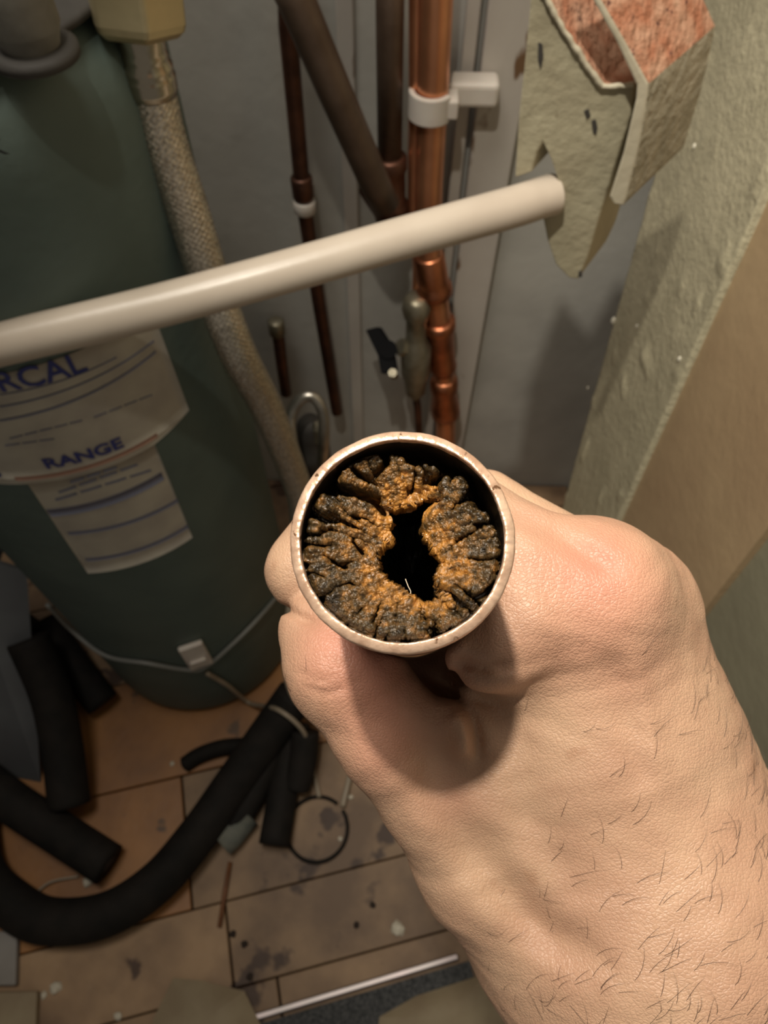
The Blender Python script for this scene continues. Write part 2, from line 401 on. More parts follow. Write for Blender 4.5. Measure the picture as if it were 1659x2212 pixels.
def text_on_tank(s, p_left, p_right, hpx, m, name, bold=0.0, par=None):
    cu = bpy.data.curves.new('t', 'FONT'); cu.body = s; cu.offset = bold; cu.resolution_u = 3
    to = bpy.data.objects.new('t', cu); COL.objects.link(to); bpy.context.view_layer.update()
    me = bpy.data.meshes.new_from_object(to.evaluated_get(bpy.context.evaluated_depsgraph_get()))
    co = [v.co.copy() for v in me.vertices]; fs = [tuple(p.vertices) for p in me.polygons]
    bpy.data.objects.remove(to); bpy.data.curves.remove(cu); bpy.data.meshes.remove(me)
    x0, x1 = min(c.x for c in co), max(c.x for c in co); y0, y1 = min(c.y for c in co), max(c.y for c in co)
    a, c2 = cyl(*p_left), cyl(*p_right); h = abs(cyl(p_left[0]+5, p_left[1]-hpx)[1]-cyl(p_left[0]+5, p_left[1])[1])
    vs = []
    for c in co:
        u = (c.x-x0)/(x1-x0); v = (c.y-y0)/(y1-y0)
        vs.append(cp3(a[0]+(c2[0]-a[0])*u, a[1]+(c2[1]-a[1])*u + h*v, TR+0.0016))
    return mesh_obj(name, vs, fs, m, par or tank, smooth=False)
text_on_tank('ERCAL', (-34, 848), (190, 797), 46, M['ink'], 'printed_word', 0.014, big)
text_on_tank('RANGE', (103, 1010), (268, 962), 24, M['ink'], 'printed_word', 0.03, low)
text_on_tank('S', (-14, 1030), (9, 1027), 24, M['ink'], 'printed_letter', 0.02, low)
text_on_tank('K', (-30, 330), (20, 330), 38, M['black_ink'], 'marker_writing', 0.01)
# fitting on the tank's shoulder
q0 = onz(78, 122, tz+.003); capo = thing('filler_spout', q0, 'dusty grey round spout on top of the green cylinder, in the top left corner', 'spout')
b = MB(); b.lathe(q0, (0, 0, 1), [(0, .013), (.006, .0135), (.012, .0155), (.014, .0165), (.10, .0165)], 40); b.build('body', M['cap'], capo)
b = MB(); b.lathe(q0, (0, 0, 1), [(0, .021), (.004, .021), (.0055, .018)], 40); b.build('flange', M['tank_low'], capo)

# cable fixed low on the tank with a clip
def on_tank_path(pts, r): return [cp3(*cyl(px, py), TR+r) for px, py in pts]
def cable(name, pts, r, m, label, cat, parent=None, n=10, seg=14):
    b = MB(); b.tube(spline(pts, seg), r, n); o = b.build(name, m, parent)
    if label: tag(o, label, cat)
    return o
cb = thing('cable_clip', cp3(*cyl(422, 1410), TR), 'square pale adhesive clip stuck low on the green cylinder, cable crossing it', 'clip')
ph, z = cyl(422, 1410); nrm = Vector((math.sin(ph), -math.cos(ph), 0)); tg = Vector((math.cos(ph), math.sin(ph), 0))
b = MB(); b.box(cp3(ph, z, TR+.004), tg*.0150, nrm*.0035, Vector((0, 0, .036))); o = b.build('clip_body', M['clip'], cb, smooth=False); bevel(o, .002)
b = MB(); b.box(cp3(ph, z-.008, TR+.0098), tg*.010, nrm*.0022, Vector((0, 0, .005))); o = b.build('clip_latch', M['clip'], cb, smooth=False); bevel(o, .001)
cable('sensor_cable', on_tank_path([(95, 1312), (160, 1360), (232, 1410), (320, 1426), (400, 1440), (440, 1436), (500, 1385), (550, 1335), (596, 1282)], .004), .0028, M['greycable'],
      'thin grey cable running around the foot of the green cylinder under the clip', 'cable')
cable('sensor_cable', [cp3(*cyl(445, 1447), TR+.005), cp3(*cyl(490, 1474), TR+.006), cp3(*cyl(530, 1502), TR+.014), at(600, 1533, .98), at(655, 1580, .99), onz(672, 1640, .012), onz(690, 1722, .006)], .0033, M['cable'],
      'beige cable drooping from the tank clip down to the floor boards', 'cable')
cable('loose_cable', [onz(740, 1742, .006), onz(757, 1660, .02), at(752, 1600, 1.0), at(690, 1548, .96), at(640, 1515, .93), at(616, 1440, .90), at(622, 1340, .86), at(640, 1220, .84)], .0042, M['cable'],
      'beige twin cable hanging behind the thumb and ending on the boards', 'cable')

# ------------------------------------------------------------------ white pipe
pw = [at(-150, 780, .430), at(0, 744, .434), at(300, 672, .443), at(600, 592, .452), at(900, 506, .462), at(1100, 450, .470), at(1165, 429, .475), at(1196, 420, .4775)]
b = MB(); P = spline(pw, 16); k0 = len(P)
b.tube(P, [0.0132]*k0, 40)
tag(b.build('plastic_pipe', M['white_pipe']), 'aged white plastic pipe slanting across the cupboard into the notched board', 'pipe')

# ------------------------------------------------------------------ braided hose
HP = [at(282, -60, .37), at(300, 60, .388), at(322, 175, .412), at(352, 300, .438), at(400, 440, .470), at(455, 610, .508), at(513, 760, .548), at(575, 880, .615), at(625, 1000, .70), at(650, 1080, .76), at(655, 1180, .83)]
HS = spline(HP, 60)
hose = thing('braided_hose', HS[-1], 'thick steel-braided flexible hose with a brass nut, hanging beside the green cylinder', 'hose')
L_ = [0.0]
for i in range(1, len(HS)): L_.append(L_[-1]+(HS[i]-HS[i-1]).length)
def resample(P, L, s0, s1, n):
    out = []; j = 0
    for i in range(n):
        s = s0+(s1-s0)*i/(n-1)
        while j < len(L)-2 and L[j+1] < s: j += 1
        t = (s-L[j])/(L[j+1]-L[j]); out.append(P[j].lerp(P[j+1], t))
    return out
def s_at(px, py):    # arc length nearest to a pixel
    best = (1e9, 0)
    for i, p in enumerate(HS):
        c = R.transposed() @ (p-CAM); x = c.x/-c.z*F+W/2; y = H/2-c.y/-c.z*F
        e = (x-px)**2+(y-py)**2
        if e < best[0]: best = (e, L_[i])
    return best[1]
sn, sf1, sb, se = s_at(295, 66), s_at(315, 160), s_at(328, 195), L_[-1]
nr, nt_ = 1000, 144
pts = resample(HS, L_, sb-.006, se, nr)
vs = []; t0 = (pts[1]-pts[0]).normalized(); u = t0.orthogonal().normalized(); hr = .0140
NB = 18; pitch = (se-sb)/ (2*math.pi*hr)     # turns ratio for a 45-degree braid
ts = np.arange(nt_)/nt_*2*math.pi
fs = []
for i, p in enumerate(pts):
    t = (pts[min(i+1, nr-1)]-pts[max(i-1, 0)]).normalized(); u = (u-t*u.dot(t)).normalized(); w = t.cross(u)
    s = i/(nr-1)*(se-sb)/hr*1.15
    a = NB*ts/1.0 + s*NB; c = NB*ts - s*NB
    over = np.sin(a/2+c/2)*0 + np.sign(np.sin(a/2)*np.sin(c/2))
    ha_, hc_ = np.abs(np.sin(a/2)), np.abs(np.sin(c/2))
    strand = np.where(over > 0, ha_**0.5 + .18*np.abs(np.sin(a*2)), hc_**0.5 + .18*np.abs(np.sin(c*2)))
    rr_ = hr - .0007 + .0010*strand
    for j in range(nt_):
        vs.append(p + (u*math.cos(ts[j]) + w*math.sin(ts[j]))*float(rr_[j]))
fs = [(i*nt_+j, i*nt_+(j+1) % nt_, (i+1)*nt_+(j+1) % nt_, (i+1)*nt_+j) for i in range(nr-1) for j in range(nt_)]
M['braid'] = mat('steel_braid', (0.78, 0.71, 0.60), 0.30, 0.9, col2=(0.40, 0.35, 0.28), scale=500)
mesh_obj('braid', vs, fs, M['braid'], hose)
d1 = (HS[60]-HS[30]).normalized()
b = MB(); q = resample(HS, L_, sn-.01, sb+.002, 40)
prof = [.0135, .0150, .0155, .0140, .0128] + [.0130]*3 + [.0132]*10 + [.0136]*4 + [.0142]*2 + [.0152]*5 + [.0158]*8 + [.0153, .0150, .0148]
b.tube(q, prof[:40] + [.0148]*(40-len(prof)), 48); b.build('ferrule', M['nickel'], hose)
# hexagonal nut
p1 = resample(HS, L_, sn-.0, sn, 2)[0]; ax = (resample(HS, L_, 0, 0.0001, 2)[0]-p1).normalized()
v0 = -(p1-CAM).normalized(); v0 = (v0-ax*v0.dot(ax)).normalized(); w0 = ax.cross(v0)
b = MB(); ring = []; R6 = .0272
def hexring(s, r): return [p1+ax*s+(v0*math.cos(math.radians(60*k+8))+w0*math.sin(math.radians(60*k+8)))*r for k in range(6)]
vs = hexring(-.002, R6*.80)+hexring(.002, R6*.96)+hexring(.0055, R6)+hexring(.046, R6)+hexring(.050, R6*.9)
fs = [(i*6+j, i*6+(j+1) % 6, (i+1)*6+(j+1) % 6, (i+1)*6+j) for i in range(4) for j in range(6)]+[tuple(range(6))[::-1], tuple(range(24, 30))]
b.add(vs, fs); o = b.build('nut', M['brass'], hose, smooth=False); bevel(o, .0022, 3)

# ------------------------------------------------------------------ copper pipes on the back wall
def vp(name, pts, r, m, parent, n=28): b = MB(); b.tube(pts, r, n); return b.build(name, m, parent)
def wp(px, py, y): return onplane(px, py, 1, y)
YP = WY-.055
cpr = thing('copper_pipe', wp(970, 1010, YP), 'bright copper pipe rising to the right of the valve with soldered couplings', 'pipe')
A0, A1, A2 = wp(944, -120, YP), wp(929, 430, YP), wp(925, 545, YP)
pts = [wp(945, -160, YP), wp(941, 0, YP), wp(934, 200, YP), wp(925, 440, YP), wp(929, 560, YP), wp(944, 660, YP), wp(956, 760, YP), wp(962, 900, YP), wp(964, 1010, YP), wp(966, 1060, YP), Vector((wp(966, 1060, YP).x, YP, 0))]
vp('pipe', spline(pts, 8), .0152, M['copper'], cpr)
def ring_on(px0, py0, px1, py1, prof, y, m, name, parent, n=32):
    a, c = wp(px0, py0, y), wp(px1, py1, y); ax = (c-a).normalized(); L = (c-a).length
    b = MB(); b.lathe(a, ax, [(t*L, r) for t, r in prof], n); return b.build(name, m, parent)
r0 = .0152
ring_on(925, 548, 940, 636, [(0, r0+.001), (.04, r0+.003), (.62, r0+.004), (.75, r0+.0045), (.8, r0+.007), (.97, r0+.007), (1, r0+.002)], YP, M['copper_joint'], 'coupling', cpr)
ring_on(948, 690, 958, 800, [(0, r0+.002), (.03, r0+.006), (.15, r0+.006), (.2, r0+.003), (.75, r0+.002), (.9, r0+.004), (1, r0+.002)], YP, M['copper_joint'], 'coupling', cpr)
ring_on(958, 815, 963, 900, [(0, r0+.001), (.1, r0+.005), (.25, r0+.005), (.4, r0+.002), (.7, r0+.006), (.9, r0+.007), (1, r0+.001)], YP, M['copper_joint'], 'coupling', cpr)
cp2 = thing('copper_pipe', wp(905, 620, YP+.005), 'slim copper pipe close along the left of the bright one, ending in the valve', 'pipe')
vp('pipe', spline([wp(903, -160, YP+.006), wp(900, 200, YP+.006), wp(896, 440, YP+.006), wp(905, 560, YP+.006), wp(902, 660, YP+.006)], 6), .0078, M['copper'], cp2)
# white plastic pipe clip
clip = thing('pipe_clip', wp(1000, 240, YP), 'white plastic pipe clip around the bright copper pipe', 'pipe clip')
c0 = wp(930, 222, YP); zt = wp(930, 193, YP).z; hz = abs(zt-wp(930, 252, YP).z)/2
b = MB(); n = 40; vs = []
for (zz) in (-hz, hz):
    for rad in (.0158, .0215):
        for j in range(n+1):
            a = math.radians(-150+300*j/n) + math.pi
            vs.append(c0 + Vector((math.cos(a)*rad, math.sin(a)*rad, zz)))
k = n+1; fs = []
for j in range(n):
    fs += [(j, j+1, k+j+1, k+j), (2*k+j, 3*k+j, 3*k+j+1, 2*k+j+1), (k+j, k+j+1, 3*k+j+1, 3*k+j), (j, 2*k+j, 2*k+j+1, j+1)]
fs += [(0, k, 3*k, 2*k), (n, 2*k+n, 3*k+n, k+n)]
b.add(vs, fs); o = b.build('clip_ring', M['clip'], clip, smooth=False); bevel(o, .0015)
xe = wallx(1072, 215, WY-.03)
b = MB(); b.box(((c0.x+.018+xe)/2, (c0.y+WY-.021)/2+.004, c0.z+.002), ((xe-c0.x-.018)/2, 0, 0), (0, (WY-.021-c0.y)/2-.004, 0), (0, 0, hz*.92)); o = b.build('clip_base', M['clip'], clip, smooth=False); bevel(o, .005, 3)
b = MB(); b.box((c0.x+.02, c0.y-.002, c0.z), (.006, 0, 0), (0, .012, 0), (0, 0, hz*.7)); o = b.build('clip_catch', M['clip'], clip, smooth=False); bevel(o, .002)

# dull upright pipe and the slanting brown pipe meeting at a tee
dp = thing('upright_pipe', wp(845, 440, YP), 'dull brown upright pipe left of the copper pipe, coming down into the tee', 'pipe')
vp('pipe', [wp(843, -160, YP), wp(842, 100, YP), wp(842, 380, YP)], .0125, M['bronze'], dp)
tee = thing('pipe_tee', wp(845, 470, YP), 'tarnished tee fitting where the slanting brown pipe meets the upright one', 'pipe fitting')
ring_on(842, 335, 846, 470, [(0, .014), (.03, .0175), (.2, .0175), (.25, .0155), (.7, .0155), (.75, .0185), (1, .0185)], YP, M['copper_dark'], 'tee_body', tee)
vp('tee_branch', [at(806, 400, (R.transposed()@(wp(806, 400, YP)-CAM)).z*-1-.01), wp(838, 452, YP)], .0165, M['copper_dark'], tee)
b = MB(); b.tube([at(600, -80, .53), at(640, 0, .545), at(720, 190, .60), at(812, 400, .69), at(832, 440, .715)], .0148, 28)
tag(b.build('slanting_pipe', M['bronze']), 'brown pipe slanting down to the right from the top edge into the tee', 'pipe')
# far left thin dark copper pipe with clip
dk = thing('dark_pipe', wp(727, 900, YP+.02), 'thin dark tarnished pipe on the wall between hose and slanting pipe', 'pipe')
b = MB(); b.tube([wp(618, -160, YP+.02), wp(622, 60, YP+.02), wp(655, 430, YP+.02), wp(690, 660, YP+.02), wp(728, 890, YP+.02)], .0088, 20); b.build('pipe', M['copper_dark'], dk)
ring_on(650, 380, 656, 428, [(0, .0105), (.1, .012), (.9, .012), (1, .0105)], YP+.02, M['copper_dark'], 'coupling', dk)
pc = thing('pipe_clip', wp(660, 460, YP+.02), 'small white clip around the thin dark tarnished pipe', 'pipe clip')
ring_on(657, 431, 659, 457, [(0, .0115), (.1, .0125), (.9, .0125), (1, .0115)], YP+.02, M['clip'], 'clip_ring', pc)
pcc = wp(658, 444, YP+.02); b = MB(); b.box(pcc+Vector((0, .018, 0)), (.008, 0, 0), (0, .016, 0), (0, 0, .006)); b.build('clip_base', M['clip'], pc, smooth=False)
# short copper stub
st = thing('copper_stub', wp(612, 840, WY-.03), 'short capped copper stub on the wall, right of the braided hose', 'pipe stub')
vp('pipe', [wp(598, 700, WY-.03), wp(608, 780, WY-.03), wp(618, 850, WY-.03)], .0085, M['copper_dark'], st)
ring_on(595, 692, 600, 722, [(0, .008), (.1, .0115), (.9, .0115), (1, .008)], WY-.03, M['oldbrass'], 'end_cap', st)

# valve with black lever
YV = YP-.012
vl = thing('isolating_valve', wp(898, 860, YV), 'grey-brass drain valve with a black lever, left of the copper couplings', 'valve')
ring_on(900, 640, 897, 860, [(0, .012), (.04, .017), (.10, .0185), (.16, .0165), (.2, .013), (.38, .014), (.45, .0205), (.7, .0205), (.78, .0165), (.92, .014), (.97, .0075), (1, .006)], YV, M['oldbrass'], 'valve_body', vl, 36)
vp('valve_spout', [wp(897, 850, YV), wp(902, 880, YV), wp(905, 940, YV)], .0055, M['copper_dark'], vl)
hub = wp(895, 755, YV); hb = at(852, 748, (-(R.transposed()@(hub-CAM)).z)-.02)
b = MB(); b.tube([hub, hub.lerp(hb, .75)], .0115, 6); b.build('stem', M['oldbrass'], vl, smooth=False)
dhub = -(R.transposed()@(hub-CAM)).z - .022
b = MB()
for poly in ([(788, 712), (815, 705), (842, 748), (852, 800), (822, 808), (815, 768)],):
    pl = [at(x, y, dhub) for x, y in poly]
    b.prism(pl, (hub-hb).normalized()*.008)
lv = b.build('lever', M['blackplastic'], vl, smooth=False); bevel(lv, .0015)
b = MB(); b.tube([at(838, 755, dhub-.006), at(838, 755, dhub+.014)], .012, 20); b.build('lever_hub', M['blackplastic'], lv, smooth=False)
b = MB(); b.tube([at(848, 805, dhub-.002), at(852, 812, dhub+.014)], .006, 6); b.build('lever_nut', M['oldbrass'], lv, smooth=False)

# chrome loop with dark valve behind the ring
lp = [at(632, 960, .80), at(628, 900, .79), at(650, 862, .78), at(678, 858, .78), at(697, 890, .79), at(700, 950, .82), at(696, 1000, .86)]
tag((lambda b: (b.tube(spline(lp, 10), .0065, 16), b.build('flexible_tail', M['chrome']))[1])(MB()), 'thin shiny looped flexible connector on the wall behind the held pipe', 'hose')
bv = thing('ball_valve', at(672, 950, .86), 'small dark valve body inside the shiny loop behind the held pipe', 'valve')
b = MB(); b.lathe(at(668, 905, .85), (0, 0, -1), [(0, .010), (.01, .016), (.03, .018), (.05, .016), (.06, .022), (.085, .022), (.09, .014), (.14, .014), (at(668, 905, .85).z-.001, .014)], 24); b.build('valve_body', M['tank_low'], bv)
b = MB(); b.lathe(at(690, 915, .82), (0, 0, -1), [(0, .006), (.006, .009), (.03, .009), (.034, .006)], 6); b.build('nut', M['oldbrass'], bv, smooth=False)

# ------------------------------------------------------------------ notched boards at the top right
def rough_prism(b, poly, off, m, mtop, dn=None): b.prism(poly, off, m, mtop)
dB = .475
f1 = [(1150, -60), (1178, -10), (1215, 62), (1252, 120), (1300, 188), (1335, 186), (1372, 182), (1362, 250), (1330, 350), (1300, 450), (1268, 560), (1248, 604), (1228, 600), (1200, 572), (1182, 520), (1172, 470), (1196, 466), (1206, 430), (1203, 385), (1190, 345), (1172, 308), (1160, 330), (1148, 372), (1112, 384), (1120, 250), (1136, 100)]
# depth follows an upright plane
def on_y(px, py, y): return onplane(px, py, 1, y)
yb1 = .430
poly = [on_y(x, y, yb1) for x, y in f1]
nb = thing('notched_board', poly[11], 'cream painted board with a ragged red top edge, notched around the white pipe', 'board')
b = MB(); off1 = on_y(1330, 120, yb1+.05)-on_y(1262, 190, yb1)
off1 = Vector((.028, .045, .0))
kinds = []
nf = len(f1)
for i in range(nf):
    kinds.append(1 if i in (0, 1, 2, 3, 4, 5) else 0)
b.prism([p for p in poly], off1, 0, kinds)
o = b.build('board_body', [M['board_face'], M['board_raw']], nb, smooth=False); 
bev = bevel(o, .0012, 2)
for q in ([(1278, 262), (1287, 258), (1291, 275), (1288, 292), (1281, 286)], [(1262, 240), (1272, 236), (1276, 250), (1268, 258)], [(1163, 92), (1172, 96), (1174, 122), (1168, 150), (1162, 128)], [(1250, 588), (1257, 584), (1258, 598), (1250, 600)]):
    b = MB(); b.prism([on_y(x, y, yb1-.0006) for x, y in q], (0, .0012, 0)); b.build('gouge', M['tank_low'], nb, smooth=False)
# crumbly pale lip along the broken edge
lip = [on_y(x, y, yb1-.001) for x, y in f1[0:7]]
LP = []
for i in range(len(lip)-1):
    for k in range(10):
        t = k/10; p = lip[i].lerp(lip[i+1], t); LP.append(p + Vector((0, 0, .0012*mnoise.noise(p*180))))
b = MB(); b.tube(LP, [.0014+.0011*abs(mnoise.noise(p*300)) for p in LP], 8); b.build('broken_lip', M['board_edge'], nb)
yb2 = .420
f2 = [(1240, -60), (1278, 0), (1330, 92), (1374, 186), (1372, 215), (1345, 330), (1315, 425), (1326, 443), (1346, 446), (1352, 430), (1380, 320), (1398, 215), (1402, 180), (1352, 90), (1300, 0), (1262, -60)]
poly = [on_y(x, y, yb2) for x, y in f2]
off2 = Vector((.050, .060, .004))
nb2 = thing('broken_board', poly[8], 'second thick broken board with red raw top and grey side, behind the notched one', 'board')
b = MB(); kk = [0]*16
for i in (12, 13, 14, 15): kk[i] = 1
for i in (8, 9, 10, 11): kk[i] = 2
for i in (6, 7): kk[i] = 2
b.prism(poly, off2, 0, kk); o = b.build('board_body', [M['board_edge'], M['board_raw'], M['board_side']], nb2, smooth=False); bevel(o, .0015, 2)

# ------------------------------------------------------------------ things on the floor
def ftube(name, pts, r, label, m=None, cat='pipe insulation', zs=None, grp=None, hollow=True):
    P = [onz(x, y, (zs[i] if zs else r)) for i, (x, y) in enumerate(pts)]
    t = thing(name, (P[0].x, P[0].y, 0), label, cat, grp)
    S = spline(P, 10); b = MB(); b.tube(S, r, 28); b.build('sleeve', m or M['black'], t)
    e = (S[-1]-S[-2]).normalized(); b = MB(); b.tube([S[-1]-e*.002, S[-1]+e*.0008], r*.45, 18); b.build('bore', M['subfloor'], t)
    return t
ftube('foam_tube', [(-60, 1740), (-40, 1880), (30, 1955), (110, 1990), (230, 1975), (340, 1905), (430, 1800), (500, 1700), (570, 1600), (640, 1500)], .028,
      'long black foam tube curving in a big bend across the boards', zs=[.03, .03, .03, .03, .03, .03, .032, .038, .06, .10])
ftube('foam_tube', [(-60, 1665), (30, 1735), (130, 1800), (235, 1868)], .027, 'short black foam tube at the left, its blunt end inside the big bend', zs=[.05, .045, .035, .028])
ftube('foam_tube', [(60, 1380), (110, 1500), (135, 1620), (150, 1740)], .028, 'upright black foam tube left of the green cylinder', zs=[.16, .11, .07, .04])
ftube('foam_tube', [(640, 1560), (620, 1660), (592, 1826)], .0215, 'short straight black foam tube ending beside the thin wire loop', zs=[.05, .03, .022])
ftube('foam_tube', [(600, 1590), (560, 1690), (500, 1800)], .018, 'narrow black foam tube with a dusty grey-green end', zs=[.05, .03, .018])
ftube('foam_tube', [(-40, 1300), (70, 1385), (180, 1478)], .030, 'black foam tube lying between the blue-grey panel and the green cylinder', zs=[.03, .03, .03])
ftube('foam_tube', [(95, 1345), (160, 1440), (222, 1520)], .024, 'black foam tube tucked against the foot of the green cylinder', zs=[.075, .05, .026])
b = MB(); b.tube([onz(534, 1760, .0186), onz(500, 1803, .0186), onz(480, 1822, .018)], .0192, 20); tag(b.build('foam_offcut', M['grey_end']), 'dusty grey-green offcut wrapped on the end of the narrow foam tube', 'foam')
ftube('foam_tube', [(660, 1580), (655, 1640), (640, 1700)], .020, 'stub of black foam tube nearest to the hand, half under the cables', zs=[.07, .05, .03])
b = MB(); S = spline([onz(395, 1655, .006), onz(430, 1632, .01), onz(480, 1615, .012), onz(540, 1610, .01)], 8); b.tube(S, [.006]+[.012]*(len(S)-2)+[.008], 14)
tag(b.build('foam_scrap', M['black']), 'flat black scrap lying on the board joint before the cylinder', 'foam scrap')
b = MB(); C0 = onz(685, 1790, .004); S = [C0+Vector((math.cos(a)*.043, math.sin(a)*.043, .001*math.sin(3*a))) for a in np.linspace(0.9, 6.9, 60)]; b.tube(S, .0026, 10)
tag(b.build('wire_loop', M['black']), 'thin black wire loop lying on the boards below the hand', 'wire')
b = MB(); b.tube([onz(497, 1862, .004), onz(486, 1925, .004), onz(474, 2003, .004)], [.0028, .0034, .0028], 8)
tag(b.build('wooden_stick', M['twig']), 'thin reddish brown stick lying across the joint of the boards', 'stick')
b = MB(); b.tube(spline([onz(70, 1935, .003), onz(110, 1905, .005), onz(170, 1893, .003)], 8), .0016, 8); tag(b.build('wire_offcut', M['cable']), 'curled yellowish wire offcut inside the bend of the big foam tube', 'wire')
# crumbs and chips
rr = random.Random(11)
def chip(px, py, r, m, nm, lab, cat, grp, flat=.5):
    p = onz(px, py, 0.0); b = MB(); n = 7; vs = []
    for zz, k in ((0.0, 1.0), (r*flat, .8), (r*flat*1.5, .3)):
        for j in range(n):
            a = 2*math.pi*j/n; q = k*r*rr.uniform(.75, 1.15); vs.append((p.x+math.cos(a)*q, p.y+math.sin(a)*q, zz))
    fs = [(i*n+j, i*n+(j+1) % n, (i+1)*n+(j+1) % n, (i+1)*n+j) for i in range(2) for j in range(n)]+[tuple(range(14, 21)), tuple(range(6, -1, -1))]
    b.add(vs, fs); tag(b.build(nm, m, smooth=False), lab, cat, grp)
for (x, y, r, lab) in ((372, 1650, .004, 'tiny pale crumb left of the black scrap on the board joint'), (497, 1612, .003, 'tiny pale crumb on the black scrap\'s far end'), (860, 2005, .010, 'whitish plaster crumb on the boards beside the wrist'),
                       (190, 1905, .008, 'pale crumb at the foot of the short black tube'), (95, 2150, .005, 'pale crumb at the lower left corner near the white box'), (758, 1722, .004, 'small pale crumb by the end of the loose beige cable'),
                       (255, 2195, .006, 'pale crumb at the bottom edge left of the beige paper'), (120, 2135, .008, 'buff chip beside the white box on the boards'), (735, 1812, .0035, 'speck of plaster inside the wire loop')):
    chip(x, y, r, M['crumb'], 'crumb', lab, 'crumb', 'crumbs on the boards')
for (x, y, lab) in ((503, 2018, 'dark wood chip just right of the stick\'s lower end'), (528, 2040, 'dark wood chip, second to the right of the stick'), (770, 1998, 'dark wood chip midway between stick and wrist'), (805, 1955, 'dark wood chip nearest the wrist on the boards'), (540, 2110, 'dark wood chip near the metal strip')):
    chip(x, y, .005, M['subfloor'], 'wood_chip', lab, 'wood chip', 'dark chips on the boards', .25)
# twin yellow-green speck of earth wire
# metal strip and carpet
a0, a1 = onz(470, 2222, 0), onz(990, 2066, 0); dd = (a1-a0).normalized(); nn = Vector((-dd.y, dd.x, 0))
b = MB(); b.box((a0+a1)/2 + Vector((0, 0, .003)), dd*((a1-a0).length/2), nn*.0042, (0, 0, .003)); o = b.build('threshold_strip', M['alu'], smooth=False); bevel(o, .0025, 3)
tag(o, 'shiny worn aluminium threshold strip between boards and dark carpet', 'threshold strip')
b = MB(); c = (a0+a1)/2 - nn*.158; b.box(c+Vector((0, 0, .004)), dd*((a1-a0).length/2+.012), nn*.150, (0, 0, .0035)); o = b.build('carpet', M['carpet'], smooth=False)
tag(o, 'dark grey flecked carpet beyond the metal strip at the bottom edge', 'carpet')
# beige paper bags, box and panel
def lump(name, pts, h, m, label, cat, seed=1):
    P = [onz(x, y, 0) for x, y in pts]; c = sum(P, Vector())/len(P); b = MB(); n = len(P)*6; S = []
    Q = P+[P[0]]
    for i in range(len(P)):
        for k in range(6): S.append(Q[i].lerp(Q[i+1], k/6))
    vs = []; K = 10
    for i in range(K+1):
        t = i/K; rad = 1-t*.98; zz = h*(1-(1-t)**2.2)
        for j, p in enumerate(S):
            q = c+(p-c)*rad; k = mnoise.noise(Vector((q.x*14+seed, q.y*14, seed*3.1)))
            vs.append((q.x, q.y, .008 if i == 0 else .008+zz*(1+.55*k)))
    fs = [(i*n+j, i*n+(j+1) % n, (i+1)*n+(j+1) % n, (i+1)*n+j) for i in range(K) for j in range(n)]+[tuple(range(n-1, -1, -1)), tuple(K*n+j for j in range(n))]
    b.add(vs, fs); return tag(b.build(name, m, smooth=False), label, cat)
lump('paper_sheet', [(378, 2112), (440, 2118), (530, 2140), (565, 2212), (560, 2330), (320, 2330), (335, 2200)], .012, M['paper'], 'folded beige paper sheet at the bottom edge, left of the metal strip', 'paper', 2)
lump('paper_sheet', [(820, 2195), (900, 2150), (1040, 2105), (1100, 2120), (1160, 2330), (800, 2330)], .014, M['paper'], 'crumpled tan paper lying on the carpet beside the wrist', 'paper', 5)
b = MB(); pb = [onz(-120, 2010, 0), onz(45, 2012, 0), onz(42, 2128, 0), onz(-120, 2130, 0)]; b.prism(pb, (0, 0, .012)); o = b.build('box_lid', M['box'], smooth=False); bevel(o, .002); tag(o, 'dull white flat box at the left edge below the big foam bend', 'box')
b = MB(); pb = [onz(-120, 2145, 0), onz(88, 2140, 0), onz(80, 2330, 0), onz(-120, 2330, 0)]; b.prism(pb, (0, 0, .012)); o = b.build('card_sheet', M['paper'], smooth=False); bevel(o, .002); tag(o, 'beige card sheet in the bottom left corner', 'card')
b = MB(); pl = [at(-90, 1190, .93), at(58, 1235, .97), onz(88, 1690, .001), onz(-90, 1655, .001)]; b.prism(pl, Vector((-.006, .006, 0))); o = b.build('leaning_panel', M['bluegrey'], smooth=False); tag(o, 'blue-grey panel leaning at the left edge behind the upright foam tube', 'panel')

# ------------------------------------------------------------------ the held pipe
DR = .088
RC = Vector(((868-W/2)/F*DR, (H/2-1163)/F*DR, -DR))      # camera axes
ax = RC.normalized(); tilt = math.radians(9.5)
dv = Vector((.12, -1, 0)); dv = (dv-ax*dv.dot(ax)).normalized()
AX = (ax*math.cos(tilt)+dv*math.sin(tilt)).normalized()   # into the pipe, away from the lens
V_ = (Vector((0, 1, 0))-AX*AX.y).normalized(); U_ = V_.cross(-AX).normalized()
if U_.x < 0: U_ = -U_
RO, RI = .01415, .01268
def PL(u, v, w): return RC + U_*u + V_*v + AX*w
pipe = thing('held_pipe', to_world(PL(0, 0, 0)), 'short large copper pipe held in the fist, choked with rusty sludge', 'pipe')
def pipew(u, v, w): return to_world(PL(u, v, w))
NT = 360
prof = [(.075, RI), (.03, RI), (.008, RI), (.0009, RI), (.00025, RI+.00003), (.00004, RI+.00010), (0, RI+.00022), (.00013, RI+.00060), (.00028, RO-.00035), (.0007, RO-.00008), (.003, RO), (.02, RO), (.05, RO), (.075, RO)]
b = MB(); vs = []
for w, r in prof:
    for j in range(NT):
        a = 2*math.pi*j/NT; k = mnoise.noise(Vector((math.cos(a)*6, math.sin(a)*6, w*900)))
        k2 = mnoise.noise(Vector((math.cos(a)*28, math.sin(a)*28, w*2500+5)))
        am = .00010 if w < .002 else .00002
        vs.append(pipew(math.cos(a)*(r+am*k+am*.6*k2), math.sin(a)*(r+am*k+am*.6*k2), w+am*1.2*k2))
